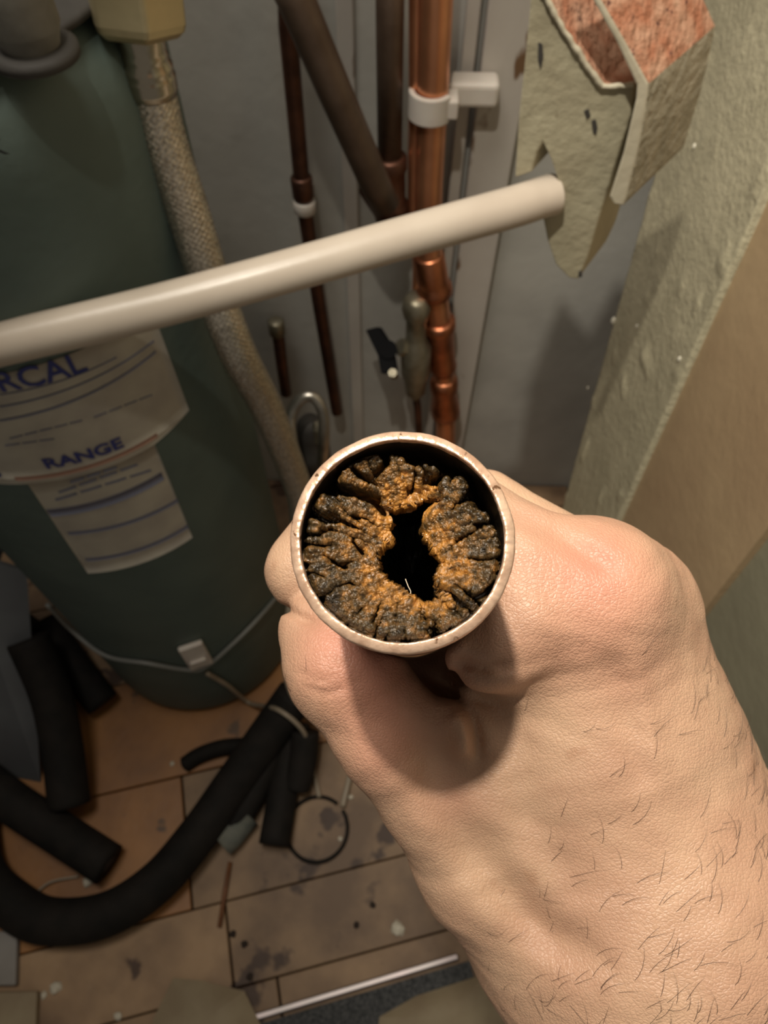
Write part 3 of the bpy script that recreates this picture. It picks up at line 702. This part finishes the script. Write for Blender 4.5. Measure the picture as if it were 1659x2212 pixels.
fs = [(i*NT+j, i*NT+(j+1) % NT, (i+1)*NT+(j+1) % NT, (i+1)*NT+j) for i in range(len(prof)-1) for j in range(NT)]
fs += [((len(prof)-1)*NT+j, (len(prof)-1)*NT+(j+1) % NT, (j+1) % NT, j) for j in range(NT)]
M['held'] = mat('cut_copper', (0.92, 0.64, 0.46), 0.30, 0.45, col2=(0.64, 0.40, 0.27), scale=380, bump=0.5, bscale=900, bdist=.0003, spots=(0.20, 0.10, 0.05), spot_scale=600, spot_th=.66)
M['scale'] = mat('shaded_bore', (.010, .007, .005), .35, col2=(.030, .018, .010), scale=500, bump=.5, bscale=1200, bdist=.0003)  # shade on the inner wall, painted in as a near-black colour
b.add(vs, fs); b.m = [1 if k < 3*NT or k >= (len(prof)-1)*NT else (2 if k >= 10*NT else 0) for k in range(len(fs))]
M['outer'] = mat('tarnished_shaded_outside', (.15, .055, .03), .6, .3, col2=(.09, .035, .02), scale=300)  # tarnished copper, darkened further so the colour carries the shade below the rim
b.build('pipe_wall', [M['held'], M['scale'], M['outer']], pipe)

# sludge
def ray_on_pipe(px, py, w0):
    d = Vector(((px-W/2)/F, (H/2-py)/F, -1.0)); o = PL(0, 0, w0); t = o.dot(AX)/d.dot(AX); p = d*t-RC
    return p.dot(U_), p.dot(V_)
def cr(x, y): return (560+x/2.765, 860+y/2.765)
hole = [(760, 740), (768, 860), (712, 905), (690, 960), (692, 1050), (740, 1110), (800, 1140), (860, 1195), (925, 1245), (1000, 1262), (1085, 1242), (1130, 1205), (1092, 1150), (1088, 1045), (1132, 1000), (1130, 955), (1080, 930), (1050, 870), (1000, 825), (975, 760), (985, 705), (1052, 668), (1050, 625), (1105, 590), (1060, 565), (980, 562), (925, 600), (875, 642), (810, 640), (750, 630), (770, 690)]
HP2 = np.array([ray_on_pipe(*cr(x, y), .005) for x, y in hole])
hc = np.array(ray_on_pipe(*cr(900, 930), .005))
NTH = 1280
th = np.arange(NTH)/NTH*2*math.pi
def ray_poly(c, th, P):
    out = np.zeros(len(th))
    for i, t in enumerate(th):
        dx, dy = math.cos(t), math.sin(t); m = 0
        for k in range(len(P)):
            a = P[k]-c; b_ = P[(k+1) % len(P)]-c; e = b_-a; den = dx*e[1]-dy*e[0]
            if abs(den) < 1e-12: continue
            s = (a[0]*e[1]-a[1]*e[0])/den; q = (a[0]*dy-a[1]*dx)/den
            if s > 0 and -1e-6 <= q <= 1+1e-6: m = max(m, s)
        out[i] = m
    return out
hr_ = ray_poly(hc, th, HP2)
ker = np.hanning(17); ker /= ker.sum(); hr_ = np.convolve(np.r_[hr_[-8:], hr_, hr_[:8]], ker, 'valid')
dirs = np.stack([np.cos(th), np.sin(th)], 1)
bq = dirs@hc; wr = -bq+np.sqrt(bq*bq-(hc@hc)+RI*RI)     # distance to the pipe wall
def vnoise(P, cell, seed, k2=False):     # distance to nearest feature point, numpy cells
    Q = P/cell; I = np.floor(Q).astype(np.int64); f1 = np.full(len(P), 9.0)
    for dx in (-1, 0, 1):
        for dy in (-1, 0, 1):
            for dz in (-1, 0, 1):
                J = I+np.array([dx, dy, dz]); h = (J[:, 0]*73856093) ^ (J[:, 1]*19349663) ^ (J[:, 2]*83492791) ^ (seed*2654435761)
                h = h & 0x7fffffff; f = np.stack([((h*a+b__) % 10007)/10007.0 for a, b__ in ((1103, 12345), (2909, 331), (7919, 77))], 1)
                d = np.sqrt((((J+f)-Q)**2).sum(1)); f1 = np.minimum(f1, d)
    return f1
def lump_n(P, cell, seed): d = vnoise(P, cell, seed); return np.clip(1-d*d*1.5, -.4, 1)
# rings: gap against the wall, crust, throat
ng, nc, ni = 16, 230, 60
wpx = ray_on_pipe
phi = np.arctan2(hc[1]+dirs[:, 1]*wr, hc[0]+dirs[:, 0]*wr)      # angle about the pipe's own centre
def bump_at(a0, wd): d = (phi-math.radians(a0)+math.pi) % (2*math.pi)-math.pi; return np.exp(-(d/math.radians(wd))**2)
gap = .00005+.0027*bump_at(52, 24)+.0019*bump_at(86, 16)+.0008*bump_at(30, 12)+.0007*bump_at(140, 12)+.0004*bump_at(172, 10)+.0006*bump_at(10, 12)
wig = np.array([mnoise.fractal(Vector((math.cos(t)*3, math.sin(t)*3, 1.3)), 1, 2, 4) for t in th]); gap = np.clip(gap*(1+.9*wig), .00003, None)
d0 = .0012+.0024*bump_at(70, 60)+.0010*bump_at(140, 40)+.0006*bump_at(0, 40)
ray_r = []; W_ = []; T_ = []
ro = wr-gap
for i in range(ng):
    s = i/ng; ray_r.append(ro+(wr-ro)*(1-s)*.9); W_.append(d0+.001+.009*(1-s)**1.0*np.clip(gap/.0012, 0.02, 1)); T_.append(np.full(NTH, 1.0))
for i in range(nc):
    t = 1-i/(nc-1); ray_r.append(hr_+(ro-hr_)*t); W_.append(d0+.0022*(1-t)**1.8+.0003*(1-t)+(.0012*np.exp(-((1-t)/.05)**2))*np.clip(gap/.0008, .05, 1)); T_.append(np.full(NTH, t))
for i in range(1, ni+1):
    s = i/ni; ray_r.append(hr_*(1+.9*s**.7*np.clip((wr/hr_-1)*.8, 0, 1))*(1-max(0, s-.8)/.2*.999)); W_.append(d0+.0026+.045*s**1.15); T_.append(np.full(NTH, -s))
Rr, Ww, Tt = np.array(ray_r), np.array(W_), np.array(T_)
Uu = hc[0]+dirs[None, :, 0]*Rr; Vv = hc[1]+dirs[None, :, 1]*Rr
# crevices traced on the crust
trench = [([(380, 505), (470, 545), (590, 570), (700, 600), (770, 690)], 26, .0045), ([(560, 430), (620, 470), (690, 500)], 16, .0025), ([(740, 300), (760, 380), (700, 440)], 20, .003),
          ([(1000, 470), (1060, 480), (1100, 440)], 22, .0035), ([(880, 380), (960, 390), (1000, 440)], 14, .0028), ([(1330, 540), (1400, 590), (1440, 660)], 22, .0035), ([(1290, 760), (1370, 750), (1440, 730)], 12, .0025),
          ([(1250, 960), (1340, 975), (1440, 960)], 10, .0025), ([(1180, 850), (1290, 800), (1330, 770)], 9, .0018), ([(300, 700), (400, 740), (470, 740)], 16, .0025), ([(560, 700), (640, 720), (700, 760)], 8, .002),
          ([(270, 830), (360, 830), (430, 790)], 14, .0022), ([(400, 950), (470, 1000), (520, 1020)], 10, .002), ([(1300, 1190), (1340, 1170), (1400, 1120)], 14, .0022), ([(480, 1140), (540, 1110), (600, 1130)], 8, .0014),
          ([(560, 860), (620, 930), (690, 960)], 9, .002), ([(1160, 960), (1150, 880), (1210, 850)], 8, .0016), ([(920, 640), (1000, 600), (1080, 590)], 18, .003), ([(290, 1060), (340, 1050), (400, 1080)], 8, .0015)]
pp = np.stack([Uu.ravel(), Vv.ravel()], 1); add = np.zeros(len(pp)); trw = np.zeros(len(pp))
for poly, wd, dep in trench:
    q = np.array([ray_on_pipe(*cr(x, y), .003) for x, y in poly]); dm = np.full(len(pp), 9.)
    for a, c in zip(q[:-1], q[1:]):
        e = c-a; t = np.clip(((pp-a)@e)/(e@e), 0, 1); dm = np.minimum(dm, np.hypot(*(pp-(a+t[:, None]*e)).T))
    wd = 1.45*wd/2.765*DR/F; gz_ = np.exp(-(dm/wd)**4); add = np.maximum(add, 1.3*dep*gz_); trw = np.maximum(trw, gz_)
# fine radial furrows
fn = np.array([[mnoise.fractal(Vector((math.cos(t)*9, math.sin(t)*9, r_*1.2)), 1, 2, 3) for t in th[::4]] for r_ in np.linspace(0, 1, 24)])
fn = np.repeat(fn, 4, 1); tt = np.clip(Tt, 0, 1)*23; i0 = np.clip(tt.astype(int), 0, 22); fr = tt-i0
fur = fn[i0, np.arange(NTH)[None, :]]*(1-fr)+fn[i0+1, np.arange(NTH)[None, :]]*fr
onc = np.where(Tt > 0, 1.0, 0.0)
Ww = Ww + add.reshape(Ww.shape)*np.clip(Tt*6, 0, 1) + onc*np.clip(-fur-.08, 0, 1)*.0085*np.clip(Tt*2, .25, 1)
P3 = np.stack([Uu.ravel(), Vv.ravel(), Ww.ravel()], 1)
G = P3.reshape(*Uu.shape, 3)
du = np.gradient(G, axis=0); dvv = np.roll(G, -1, 1)-np.roll(G, 1, 1)
nr3 = np.cross(du, dvv); nr3 /= np.linalg.norm(nr3, axis=2, keepdims=True)+1e-12
if nr3[ng+20, 0, 2] > 0: nr3 = -nr3
Pw = P3*np.array([1, 1, .8])
disp = .00055*lump_n(Pw, .0034, 3)+.00048*lump_n(Pw+.01, .0015, 5)+.00044*lump_n(Pw+.02, .00076, 9)+.00027*lump_n(Pw+.03, .00040, 12)
wgt = np.clip(np.minimum(1, (wr[None, :]-Rr)/.0009), .15, 1)
disp = disp.reshape(Uu.shape)*wgt*(1-.85*trw.reshape(Uu.shape))
axd = np.array([0, 0, -1.0]); kk_ = np.clip((Tt-.04)*6, 0, .72)[..., None]
dirn = nr3*(1-kk_)+axd*kk_; G = G+dirn*disp[..., None]
rad = np.hypot(G[..., 0], G[..., 1]); kf = np.minimum(1, (RI-.00002)/np.maximum(rad, 1e-9)); G[..., 0] *= kf; G[..., 1] *= kf
uu, vv_, aa = np.array(U_), np.array(V_), np.array(AX)
Cc = np.array(RC)+G[..., 0:1]*uu+G[..., 1:2]*vv_+G[..., 2:3]*aa
Rn = np.array(R); Wc = Cc.reshape(-1, 3)@Rn.T+np.array(CAM)
org = np.array(pipe['_o'])
def np_mesh(name, V, Fq, material, parent, org, smooth=True):
    me = bpy.data.meshes.new(name); V = (V-org).astype(np.float32)
    me.vertices.add(len(V)); me.vertices.foreach_set('co', V.ravel())
    me.loops.add(Fq.size); me.loops.foreach_set('vertex_index', Fq.ravel().astype(np.int32))
    me.polygons.add(len(Fq)); me.polygons.foreach_set('loop_start', np.arange(0, Fq.size, 4, dtype=np.int32))
    me.polygons.foreach_set('use_smooth', np.full(len(Fq), smooth)); me.materials.append(material); me.update(calc_edges=True); me.validate()
    o = bpy.data.objects.new(name, me); COL.objects.link(o); o.parent = parent; o['_o'] = list(org)
    return o
nR = Uu.shape[0]; ii, jj = np.meshgrid(np.arange(nR-1), np.arange(NTH), indexing='ij'); j2 = (jj+1) % NTH
Fq = np.stack([ii*NTH+jj, ii*NTH+j2, (ii+1)*NTH+j2, (ii+1)*NTH+jj], -1).reshape(-1, 4)
m = bpy.data.materials.new('wet_rust_sludge'); nt, bs = nodes_of(m); N = nt.nodes; L = nt.links
at1 = N.new('ShaderNodeAttribute'); at1.attribute_name = 'rust'
nz = N.new('ShaderNodeTexNoise'); nz.inputs['Scale'].default_value = 800; nz.inputs['Detail'].default_value = 6; tcn = N.new('ShaderNodeTexCoord'); L.new(tcn.outputs['Object'], nz.inputs['Vector'])
sub = N.new('ShaderNodeMath'); sub.operation = 'SUBTRACT'; sub.inputs[1].default_value = .5; L.new(nz.outputs['Fac'], sub.inputs[0])
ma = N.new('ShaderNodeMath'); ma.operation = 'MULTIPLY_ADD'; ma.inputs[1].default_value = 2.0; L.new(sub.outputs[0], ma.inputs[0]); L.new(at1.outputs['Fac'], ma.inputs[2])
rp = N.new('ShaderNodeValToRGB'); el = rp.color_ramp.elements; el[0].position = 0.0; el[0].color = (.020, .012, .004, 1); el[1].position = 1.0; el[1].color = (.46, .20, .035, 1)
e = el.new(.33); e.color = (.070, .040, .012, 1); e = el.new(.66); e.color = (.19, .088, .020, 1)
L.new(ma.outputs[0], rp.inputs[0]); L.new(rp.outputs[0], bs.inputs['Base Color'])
bs.inputs['Roughness'].default_value = .38; bs.inputs['Coat Weight'].default_value = 1.0; bs.inputs['Coat Roughness'].default_value = .07
nb_ = N.new('ShaderNodeTexNoise'); nb_.inputs['Scale'].default_value = 3400; nb_.inputs['Detail'].default_value = 4; L.new(tcn.outputs['Object'], nb_.inputs['Vector'])
bmp = N.new('ShaderNodeBump'); bmp.inputs['Strength'].default_value = .9; bmp.inputs['Distance'].default_value = .0002; L.new(nb_.outputs['Fac'], bmp.inputs['Height']); L.new(bmp.outputs[0], bs.inputs['Normal']); L.new(bmp.outputs[0], bs.inputs['Coat Normal'])
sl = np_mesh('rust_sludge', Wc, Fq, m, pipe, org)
big = lump_n(Pw+.05, .0042, 21).reshape(Uu.shape)
tc_ = np.clip(Tt, 0, 1); rust = np.where(Tt >= 0, .80-.66*tc_**.8, .80+7*Tt)+.30*(big-.3)-.25*np.clip(-fur, 0, 1)  # throat's shade painted in as near-black; furrows coloured darker too
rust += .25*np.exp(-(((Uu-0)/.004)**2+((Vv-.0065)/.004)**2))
a_ = sl.data.attributes.new('rust', 'FLOAT', 'POINT'); a_.data.foreach_set('value', np.clip(rust, -.3, 1.2).ravel().astype(np.float32))
sl['label'] = 'wet orange-brown lumpy rust crust around a black hole'
# pale fibres across the hole
def fibre(pts, w):
    P = [pipew(*ray_on_pipe(*cr(x, y), w), w) for x, y in pts]; b = MB(); b.tube(spline(P, 5), .00007, 5); b.build('fibre', M['fibre'], pipe)
fibre([(700, 925), (712, 985), (728, 1040), (730, 1085), (745, 1115)], .004)
fibre([(873, 1080), (890, 1125), (905, 1160), (885, 1200)], .006)

# ------------------------------------------------------------------ the hand (one surface grown from a distance field)
def cpt(px, py, d): return np.array([(px-W/2)/F*d, (H/2-py)/F*d, -d])
VOX = .0008
lo = np.array([-.032, -.150, -.245]); hi = np.array([.150, .020, -.100])
gx, gy, gz = [np.arange(lo[i], hi[i], VOX, dtype=np.float32) for i in range(3)]
SH = (len(gx), len(gy), len(gz)); X, Y, Z = np.meshgrid(gx, gy, gz, indexing='ij')
def cone(a, ra, b_, rb):
    ba = b_-a; l2 = float(ba@ba); t = np.clip(((X-a[0])*ba[0]+(Y-a[1])*ba[1]+(Z-a[2])*ba[2])/max(l2, 1e-12), 0, 1)
    return np.sqrt((X-a[0]-t*ba[0])**2+(Y-a[1]-t*ba[1])**2+(Z-a[2]-t*ba[2])**2)-(ra+(rb-ra)*t)
def smin(a, b_, k): h = np.clip(.5+.5*(b_-a)/k, 0, 1); return b_*(1-h)+a*h-k*h*(1-h)
def smax(a, b_, k): return -smin(-a, -b_, k)
def chain(pts, k=.003):
    out = None
    for (p, q) in zip(pts[:-1], pts[1:]):
        c = cone(cpt(*p[:3]), p[3], cpt(*q[:3]), q[3]); out = c if out is None else smin(out, c, k)
    return out
wrist = (1395, 1965, .158, .0318)
index = chain([(1270, 1295, .138, .0132), (1122, 1215, .1370, .0108), (950, 1072, .149, .0090), (765, 1080, .152, .0086), (664, 1232, .1525, .0084), (690, 1290, .153, .0074)])
middle = chain([(1358, 1325, .1560, .0134), (1045, 1112, .166, .0098), (900, 1095, .169, .0088), (755, 1140, .169, .0086), (685, 1290, .168, .0080)])
ringf = chain([(1362, 1380, .176, .0130), (1045, 1160, .185, .0100), (900, 1140, .187, .009), (760, 1190, .187, .0088), (700, 1320, .186, .0082)])
little = chain([(1350, 1440, .192, .0120), (1080, 1230, .200, .0090), (930, 1200, .202, .0082), (810, 1240, .202, .0078), (760, 1340, .200, .0072)])
thumb = chain([(690, 1362, .1455, .0084), (741, 1440, .1410, .0106), (845, 1585, .1420, .0104), (955, 1705, .146, .0122)], .005)
meta = chain([(955, 1705, .146, .0122), (1060, 1845, .151, .0155), (1225, 1985, .157, .0185)], .006)
m1 = chain([(1275, 1300, .1385, .0130), (1320, 1620, .150, .0200), wrist], .008)
m2 = chain([(1355, 1330, .1560, .0130), (1400, 1620, .162, .0182), wrist], .008)
m3 = chain([(1362, 1380, .176, .0125), (1395, 1640, .180, .0180), (1400, 1930, .178, .025)], .006)
m4 = chain([(1350, 1440, .192, .0115), (1385, 1680, .192, .0160), (1400, 1930, .182, .023)], .006)
palm = chain([(1150, 1440, .146, .0130), (1190, 1620, .154, .0190), (1290, 1850, .160, .025)], .006)
heel = chain([(1150, 1560, .178, .015), (1250, 1800, .180, .022)], .006)
fore = chain([(1225, 1985, .157, .0185), wrist, (1650, 2330, .166, .0350), (1770, 2520, .170, .037)], .010)
web = chain([(1068, 1398, .1310, .0082), (1130, 1330, .132, .0100)], .003)
web2 = chain([(990, 1560, .1400, .0062), (1080, 1600, .146, .0120)], .003)
body = smin(m1, m2, .018)
for p in (m3, m4): body = smin(body, p, .009)
for p in (palm, heel, fore): body = smin(body, p, .013)
body = smin(body, web, .007)
knuckle = chain([(1285, 1268, .1375, .0126), (1358, 1300, .1520, .0128)], .004); body = smin(body, knuckle, .007)
body = smin(body, index, .0055)
body = smin(body, middle, .0026); body = smin(body, ringf, .0022); body = smin(body, little, .0022)
kt = np.clip((-Y-.0315)/.010, 0, 1)*.0065+.0008
body = smin(body, smin(thumb, meta, .005), kt); del kt
body = smin(body, web2, .004)
body = smin(body, chain([(890, 1500, .174, .0150), (1090, 1530, .174, .0160)]), .003)
# creases, valleys and ridges of the skin, pressed in along traced lines
PX = X/-Z*F+W/2; PY = H/2-Y/-Z*F
def press(pts, w, amp):
    global body
    k = len(pts)-1; xs = [p[0] for p in pts]; ys = [p[1] for p in pts]; mg = 3*w
    mk = (PX > min(xs)-mg) & (PX < max(xs)+mg) & (PY > min(ys)-mg) & (PY < max(ys)+mg)
    px, py = PX[mk], PY[mk]; best = np.full(px.shape, 1e9, np.float32); fade = np.ones(px.shape, np.float32)
    for i in range(k):
        a, c = np.array(pts[i], float), np.array(pts[i+1], float); e = c-a; t = np.clip(((px-a[0])*e[0]+(py-a[1])*e[1])/(e@e), 0, 1)
        d = np.hypot(px-a[0]-t*e[0], py-a[1]-t*e[1]); nw = d < best; best = np.where(nw, d, best)
        g = (i+t)/k; fade = np.where(nw, np.clip(np.minimum(g, 1-g)*5+.12, 0, 1), fade)
    body[mk] += amp*np.exp(-(best/w)**2)*fade
press([(905, 1450), (950, 1492), (985, 1508), (1018, 1545), (1032, 1595), (1034, 1655)], 13, .0022)
press([(975, 1535), (1000, 1575), (1004, 1650)], 22, -.0016)
press([(1010, 1375), (968, 1420), (962, 1462), (990, 1484)], 16, -.0014)
press([(990, 1425), (1040, 1442), (1110, 1436)], 13, .0015)
press([(985, 1478), (1050, 1482), (1130, 1462), (1200, 1430)], 15, -.0006)
press([(1000, 1510), (1060, 1520), (1150, 1500)], 10, .0004)
press([(830, 1520), (920, 1640), (990, 1790), (1075, 1905), (1200, 2020), (1330, 2110)], 48, .0029)
press([(1065, 1640), (1085, 1780), (1160, 1930), (1270, 2060)], 45, -.0010)
press([(1085, 1098), (1130, 1125), (1200, 1155), (1290, 1212), (1340, 1245)], 24, .0012)
press([(1360, 1380), (1400, 1550), (1440, 1700)], 22, -.0005)
press([(1310, 1400), (1345, 1560), (1400, 1720)], 30, .0006)
press([(640, 1452), (690, 1470), (735, 1462)], 6, .0005)
press([(650, 1478), (700, 1498), (750, 1486)], 6, .0005)
press([(600, 1312), (622, 1318), (650, 1335), (690, 1350)], 10, .0014)
del PX, PY
# room for the pipe
cx = X-RC.x; cy = Y-RC.y; cz = Z-RC.z; dd_ = cx*AX.x+cy*AX.y+cz*AX.z
pr = np.sqrt(np.maximum(cx*cx+cy*cy+cz*cz-dd_*dd_, 0))-(RO+.0002)
body = smax(body, -pr, .0008)
# pores and fine unevenness
body = body + .00012*np.sin(X*420+3*np.sin(Y*310))*np.sin(Y*390+2*np.sin(Z*350))
def surface_nets(S):
    s = S < 0; nx, ny, nz_ = S.shape
    cells = np.zeros((nx-1, ny-1, nz_-1), np.int16)
    for dx in (0, 1):
        for dy in (0, 1):
            for dz in (0, 1): cells += s[dx:nx-1+dx, dy:ny-1+dy, dz:nz_-1+dz]
    act = (cells > 0) & (cells < 8); idx = np.full(act.shape, -1, np.int64); I = np.argwhere(act); idx[act] = np.arange(len(I))
    acc = np.zeros((len(I), 3)); cnt = np.zeros(len(I))
    cor = [(a, b2, c) for a in (0, 1) for b2 in (0, 1) for c in (0, 1)]
    for a in range(8):
        for b2 in range(a+1, 8):
            p, q = cor[a], cor[b2]
            if sum(abs(p[k]-q[k]) for k in range(3)) != 1: continue
            va = S[I[:, 0]+p[0], I[:, 1]+p[1], I[:, 2]+p[2]]; vb = S[I[:, 0]+q[0], I[:, 1]+q[1], I[:, 2]+q[2]]
            mk = (va < 0) != (vb < 0); t = np.where(mk, va/(va-vb+1e-20), 0)
            pos = np.array(p)[None, :]+t[:, None]*(np.array(q)-np.array(p))[None, :]; acc += pos*mk[:, None]; cnt += mk
    V = I+acc/cnt[:, None]
    Fs = []
    for axn in range(3):
        o1, o2 = [k for k in range(3) if k != axn]
        sl0 = [slice(None)]*3; sl1 = [slice(None)]*3; sl0[axn] = slice(0, -1); sl1[axn] = slice(1, None)
        ch = s[tuple(sl0)] != s[tuple(sl1)]; E = np.argwhere(ch)
        E = E[(E[:, o1] > 0) & (E[:, o2] > 0) & (E[:, o1] < S.shape[o1]-1) & (E[:, o2] < S.shape[o2]-1)]
        inside = s[E[:, 0], E[:, 1], E[:, 2]]
        def g(a, b2): Q = E.copy(); Q[:, o1] -= a; Q[:, o2] -= b2; return idx[Q[:, 0], Q[:, 1], Q[:, 2]]
        q = np.stack([g(0, 0), g(1, 0), g(1, 1), g(0, 1)], 1)
        flip = inside if axn != 1 else ~inside
        q[flip] = q[flip][:, ::-1]; Fs.append(q)
    return V, np.concatenate(Fs)
V, Fh = surface_nets(body)
Fh = Fh[:, ::-1]
Vc = lo+V*VOX
Vw = Vc@Rn.T+np.array(CAM)
person = thing('person', to_world((.04, -.08, -.16)), 'bare right fist with hairy wrist gripping the sludge-filled copper pipe', 'person')
po = np.array(person['_o'])
# skin
m = bpy.data.materials.new('skin'); nt, bs = nodes_of(m); N = nt.nodes; L = nt.links
tcn = N.new('ShaderNodeTexCoord')
def noise_n(scale, detail=5, vec=None, rough=.5):
    n = N.new('ShaderNodeTexNoise'); n.inputs['Scale'].default_value = scale; n.inputs['Detail'].default_value = detail; n.inputs['Roughness'].default_value = rough
    L.new(vec or tcn.outputs['Object'], n.inputs['Vector']); return n.outputs['Fac']
r1 = N.new('ShaderNodeValToRGB'); L.new(noise_n(45, 4), r1.inputs[0]); r1.color_ramp.elements[0].position = .36; r1.color_ramp.elements[1].position = .66
r1.color_ramp.elements[0].color = (.49, .285, .185, 1); r1.color_ramp.elements[1].color = (.60, .385, .25, 1)
ared = N.new('ShaderNodeAttribute'); ared.attribute_name = 'flush'
mx = N.new('ShaderNodeMix'); mx.data_type = 'RGBA'; L.new(ared.outputs['Fac'], mx.inputs[0]); L.new(r1.outputs[0], mx.inputs[6]); mx.inputs[7].default_value = (.58, .20, .14, 1)
sp = N.new('ShaderNodeValToRGB'); L.new(noise_n(110, 2), sp.inputs[0]); sp.color_ramp.elements[0].position = .68; sp.color_ramp.elements[1].position = .76
ml = N.new('ShaderNodeMath'); ml.operation = 'MULTIPLY'; ml.inputs[1].default_value = .35; L.new(sp.outputs[0], ml.inputs[0])
mx2 = N.new('ShaderNodeMix'); mx2.data_type = 'RGBA'; L.new(ml.outputs[0], mx2.inputs[0]); L.new(mx.outputs[2], mx2.inputs[6]); mx2.inputs[7].default_value = (.36, .17, .09, 1)
L.new(mx2.outputs[2], bs.inputs['Base Color'])
bs.inputs['Roughness'].default_value = .47; bs.inputs['Subsurface Weight'].default_value = .08; bs.inputs['Subsurface Scale'].default_value = .0018
bs.inputs['Subsurface Radius'].default_value = (1, .35, .2)
def mapped(scale, rot):
    mp = N.new('ShaderNodeMapping'); mp.inputs['Scale'].default_value = scale; mp.inputs['Rotation'].default_value = rot; L.new(tcn.outputs['Object'], mp.inputs[0]); return mp.outputs[0]
v1 = N.new('ShaderNodeTexVoronoi'); v1.feature = 'DISTANCE_TO_EDGE'; v1.inputs['Scale'].default_value = 850; L.new(mapped((1, .5, .8), (0, 0, .5)), v1.inputs['Vector'])
v2 = N.new('ShaderNodeTexVoronoi'); v2.feature = 'DISTANCE_TO_EDGE'; v2.inputs['Scale'].default_value = 1600; L.new(mapped((.7, 1, 1), (.3, 0, -.5)), v2.inputs['Vector'])
def clampn(s, k):
    a = N.new('ShaderNodeMapRange'); a.inputs['From Max'].default_value = k; L.new(s, a.inputs['Value']); return a.outputs[0]
s1 = N.new('ShaderNodeMath'); s1.operation = 'MULTIPLY_ADD'; s1.inputs[1].default_value = .6; L.new(clampn(v1.outputs['Distance'], .14), s1.inputs[0]); L.new(clampn(v2.outputs['Distance'], .2), s1.inputs[2])
s2 = N.new('ShaderNodeMath'); s2.operation = 'MULTIPLY_ADD'; s2.inputs[1].default_value = 2.4; L.new(noise_n(420, 5, mapped((1, .28, 1), (0, 0, .6))), s2.inputs[0]); L.new(s1.outputs[0], s2.inputs[2])
bmp = N.new('ShaderNodeBump'); bmp.inputs['Strength'].default_value = .30; bmp.inputs['Distance'].default_value = .0003
L.new(s2.outputs[0], bmp.inputs['Height']); L.new(bmp.outputs[0], bs.inputs['Normal'])
hand = np_mesh('body', Vw, Fh, m, person, po)
def blob(px, py, d, r): c = cpt(px, py, d); return np.exp(-((Vc-c)**2).sum(1)/(r*r))
fl = .55*blob(1300, 1230, .125, .0085)+.25*blob(1250, 1340, .125, .015)+.6*blob(830, 1400, .13, .011)+.35*blob(980, 1760, .128, .007)+.35*blob(700, 1380, .13, .008)+.30*blob(1380, 1240, .145, .009)+.4*blob(800, 1600, .13, .010)+.12*blob(1130, 1200, .13, .010)
a_ = hand.data.attributes.new('flush', 'FLOAT', 'POINT'); a_.data.foreach_set('value', np.clip(fl, 0, .85).astype(np.float32))
# hairs rooted on the skin, lying along the arm
me = hand.data; Cpx = np.stack([Vc[:, 0]/-Vc[:, 2]*F+W/2, H/2-Vc[:, 1]/-Vc[:, 2]*F], 1)
nrm = np.zeros(len(Vw)*3, np.float32); me.vertices.foreach_get('normal', nrm); nrm = nrm.reshape(-1, 3)
tocam = np.array(CAM)-Vw; tocam /= np.linalg.norm(tocam, axis=1, keepdims=True)
if (nrm*tocam).sum(1)[Vc[:, 2] > -.13].mean() < 0:
    me.flip_normals(); nrm = -nrm
vis = np.where(((nrm*tocam).sum(1) > .12))[0]
b = MB(); rr = random.Random(21); along = (cpt(1640, 2330, .166)-cpt(1290, 1300, .138)); along /= np.linalg.norm(along); along = along@Rn.T
tries = 0; cntr = 0; across = R @ Vector((.75, .65, 0))
while cntr < 230 and tries < 60000:
    tries += 1; i = int(vis[rr.randrange(len(vis))]); x, y = Cpx[i]
    q = 0
    if 1000 < x < 1700 and 1420 < y < 2300:
        q = min(1, max(0, ((x-1000)/500*.5+(y-1450)/600*.5)))**2.2
    if x < 760 and 1380 < y < 1500: q = .10
    if rr.random() > q: continue
    p = Vector(Vw[i]); n = Vector(nrm[i]); d = across*rr.uniform(.6, 1.2)+Vector(along)*rr.uniform(-.9, .25)+Vector([rr.uniform(-1, 1) for _ in range(3)])*.3; d = (d-n*d.dot(n)).normalized()
    Lh = rr.uniform(.003, .0072); side = n.cross(d)*rr.uniform(-.5, .5)
    P = [p-n*.0002, p+d*Lh*.25+side*Lh*.05+n*.0004, p+d*Lh*.5+side*Lh*.22+n*.0007, p+d*Lh*.75+side*Lh*.55+n*.0007, p+d*Lh*.93+side*Lh*.98+n*.0005]
    b.tube(P, [.000036, .000034, .00003, .000022, .00001], 4, caps=False); cntr += 1
b.build('arm_hair', M['hair'], person, kind='stuff')
# sleeve cuff
c0 = cpt(1600, 2265, .164); c1 = cpt(1790, 2580, .172); dv_ = (c1-c0)/np.linalg.norm(c1-c0); b = MB()
P = [to_world(c0+dv_*s) for s in (.0, .0, .0015, .006, .03, .06)]; b.tube(P[1:], [.0372, .0392, .0402, .0415, .043], 64, caps=False); b.build('sleeve', M['sleeve'], person)
for o in list(bpy.data.objects):
    if '_o' in o: del o['_o']
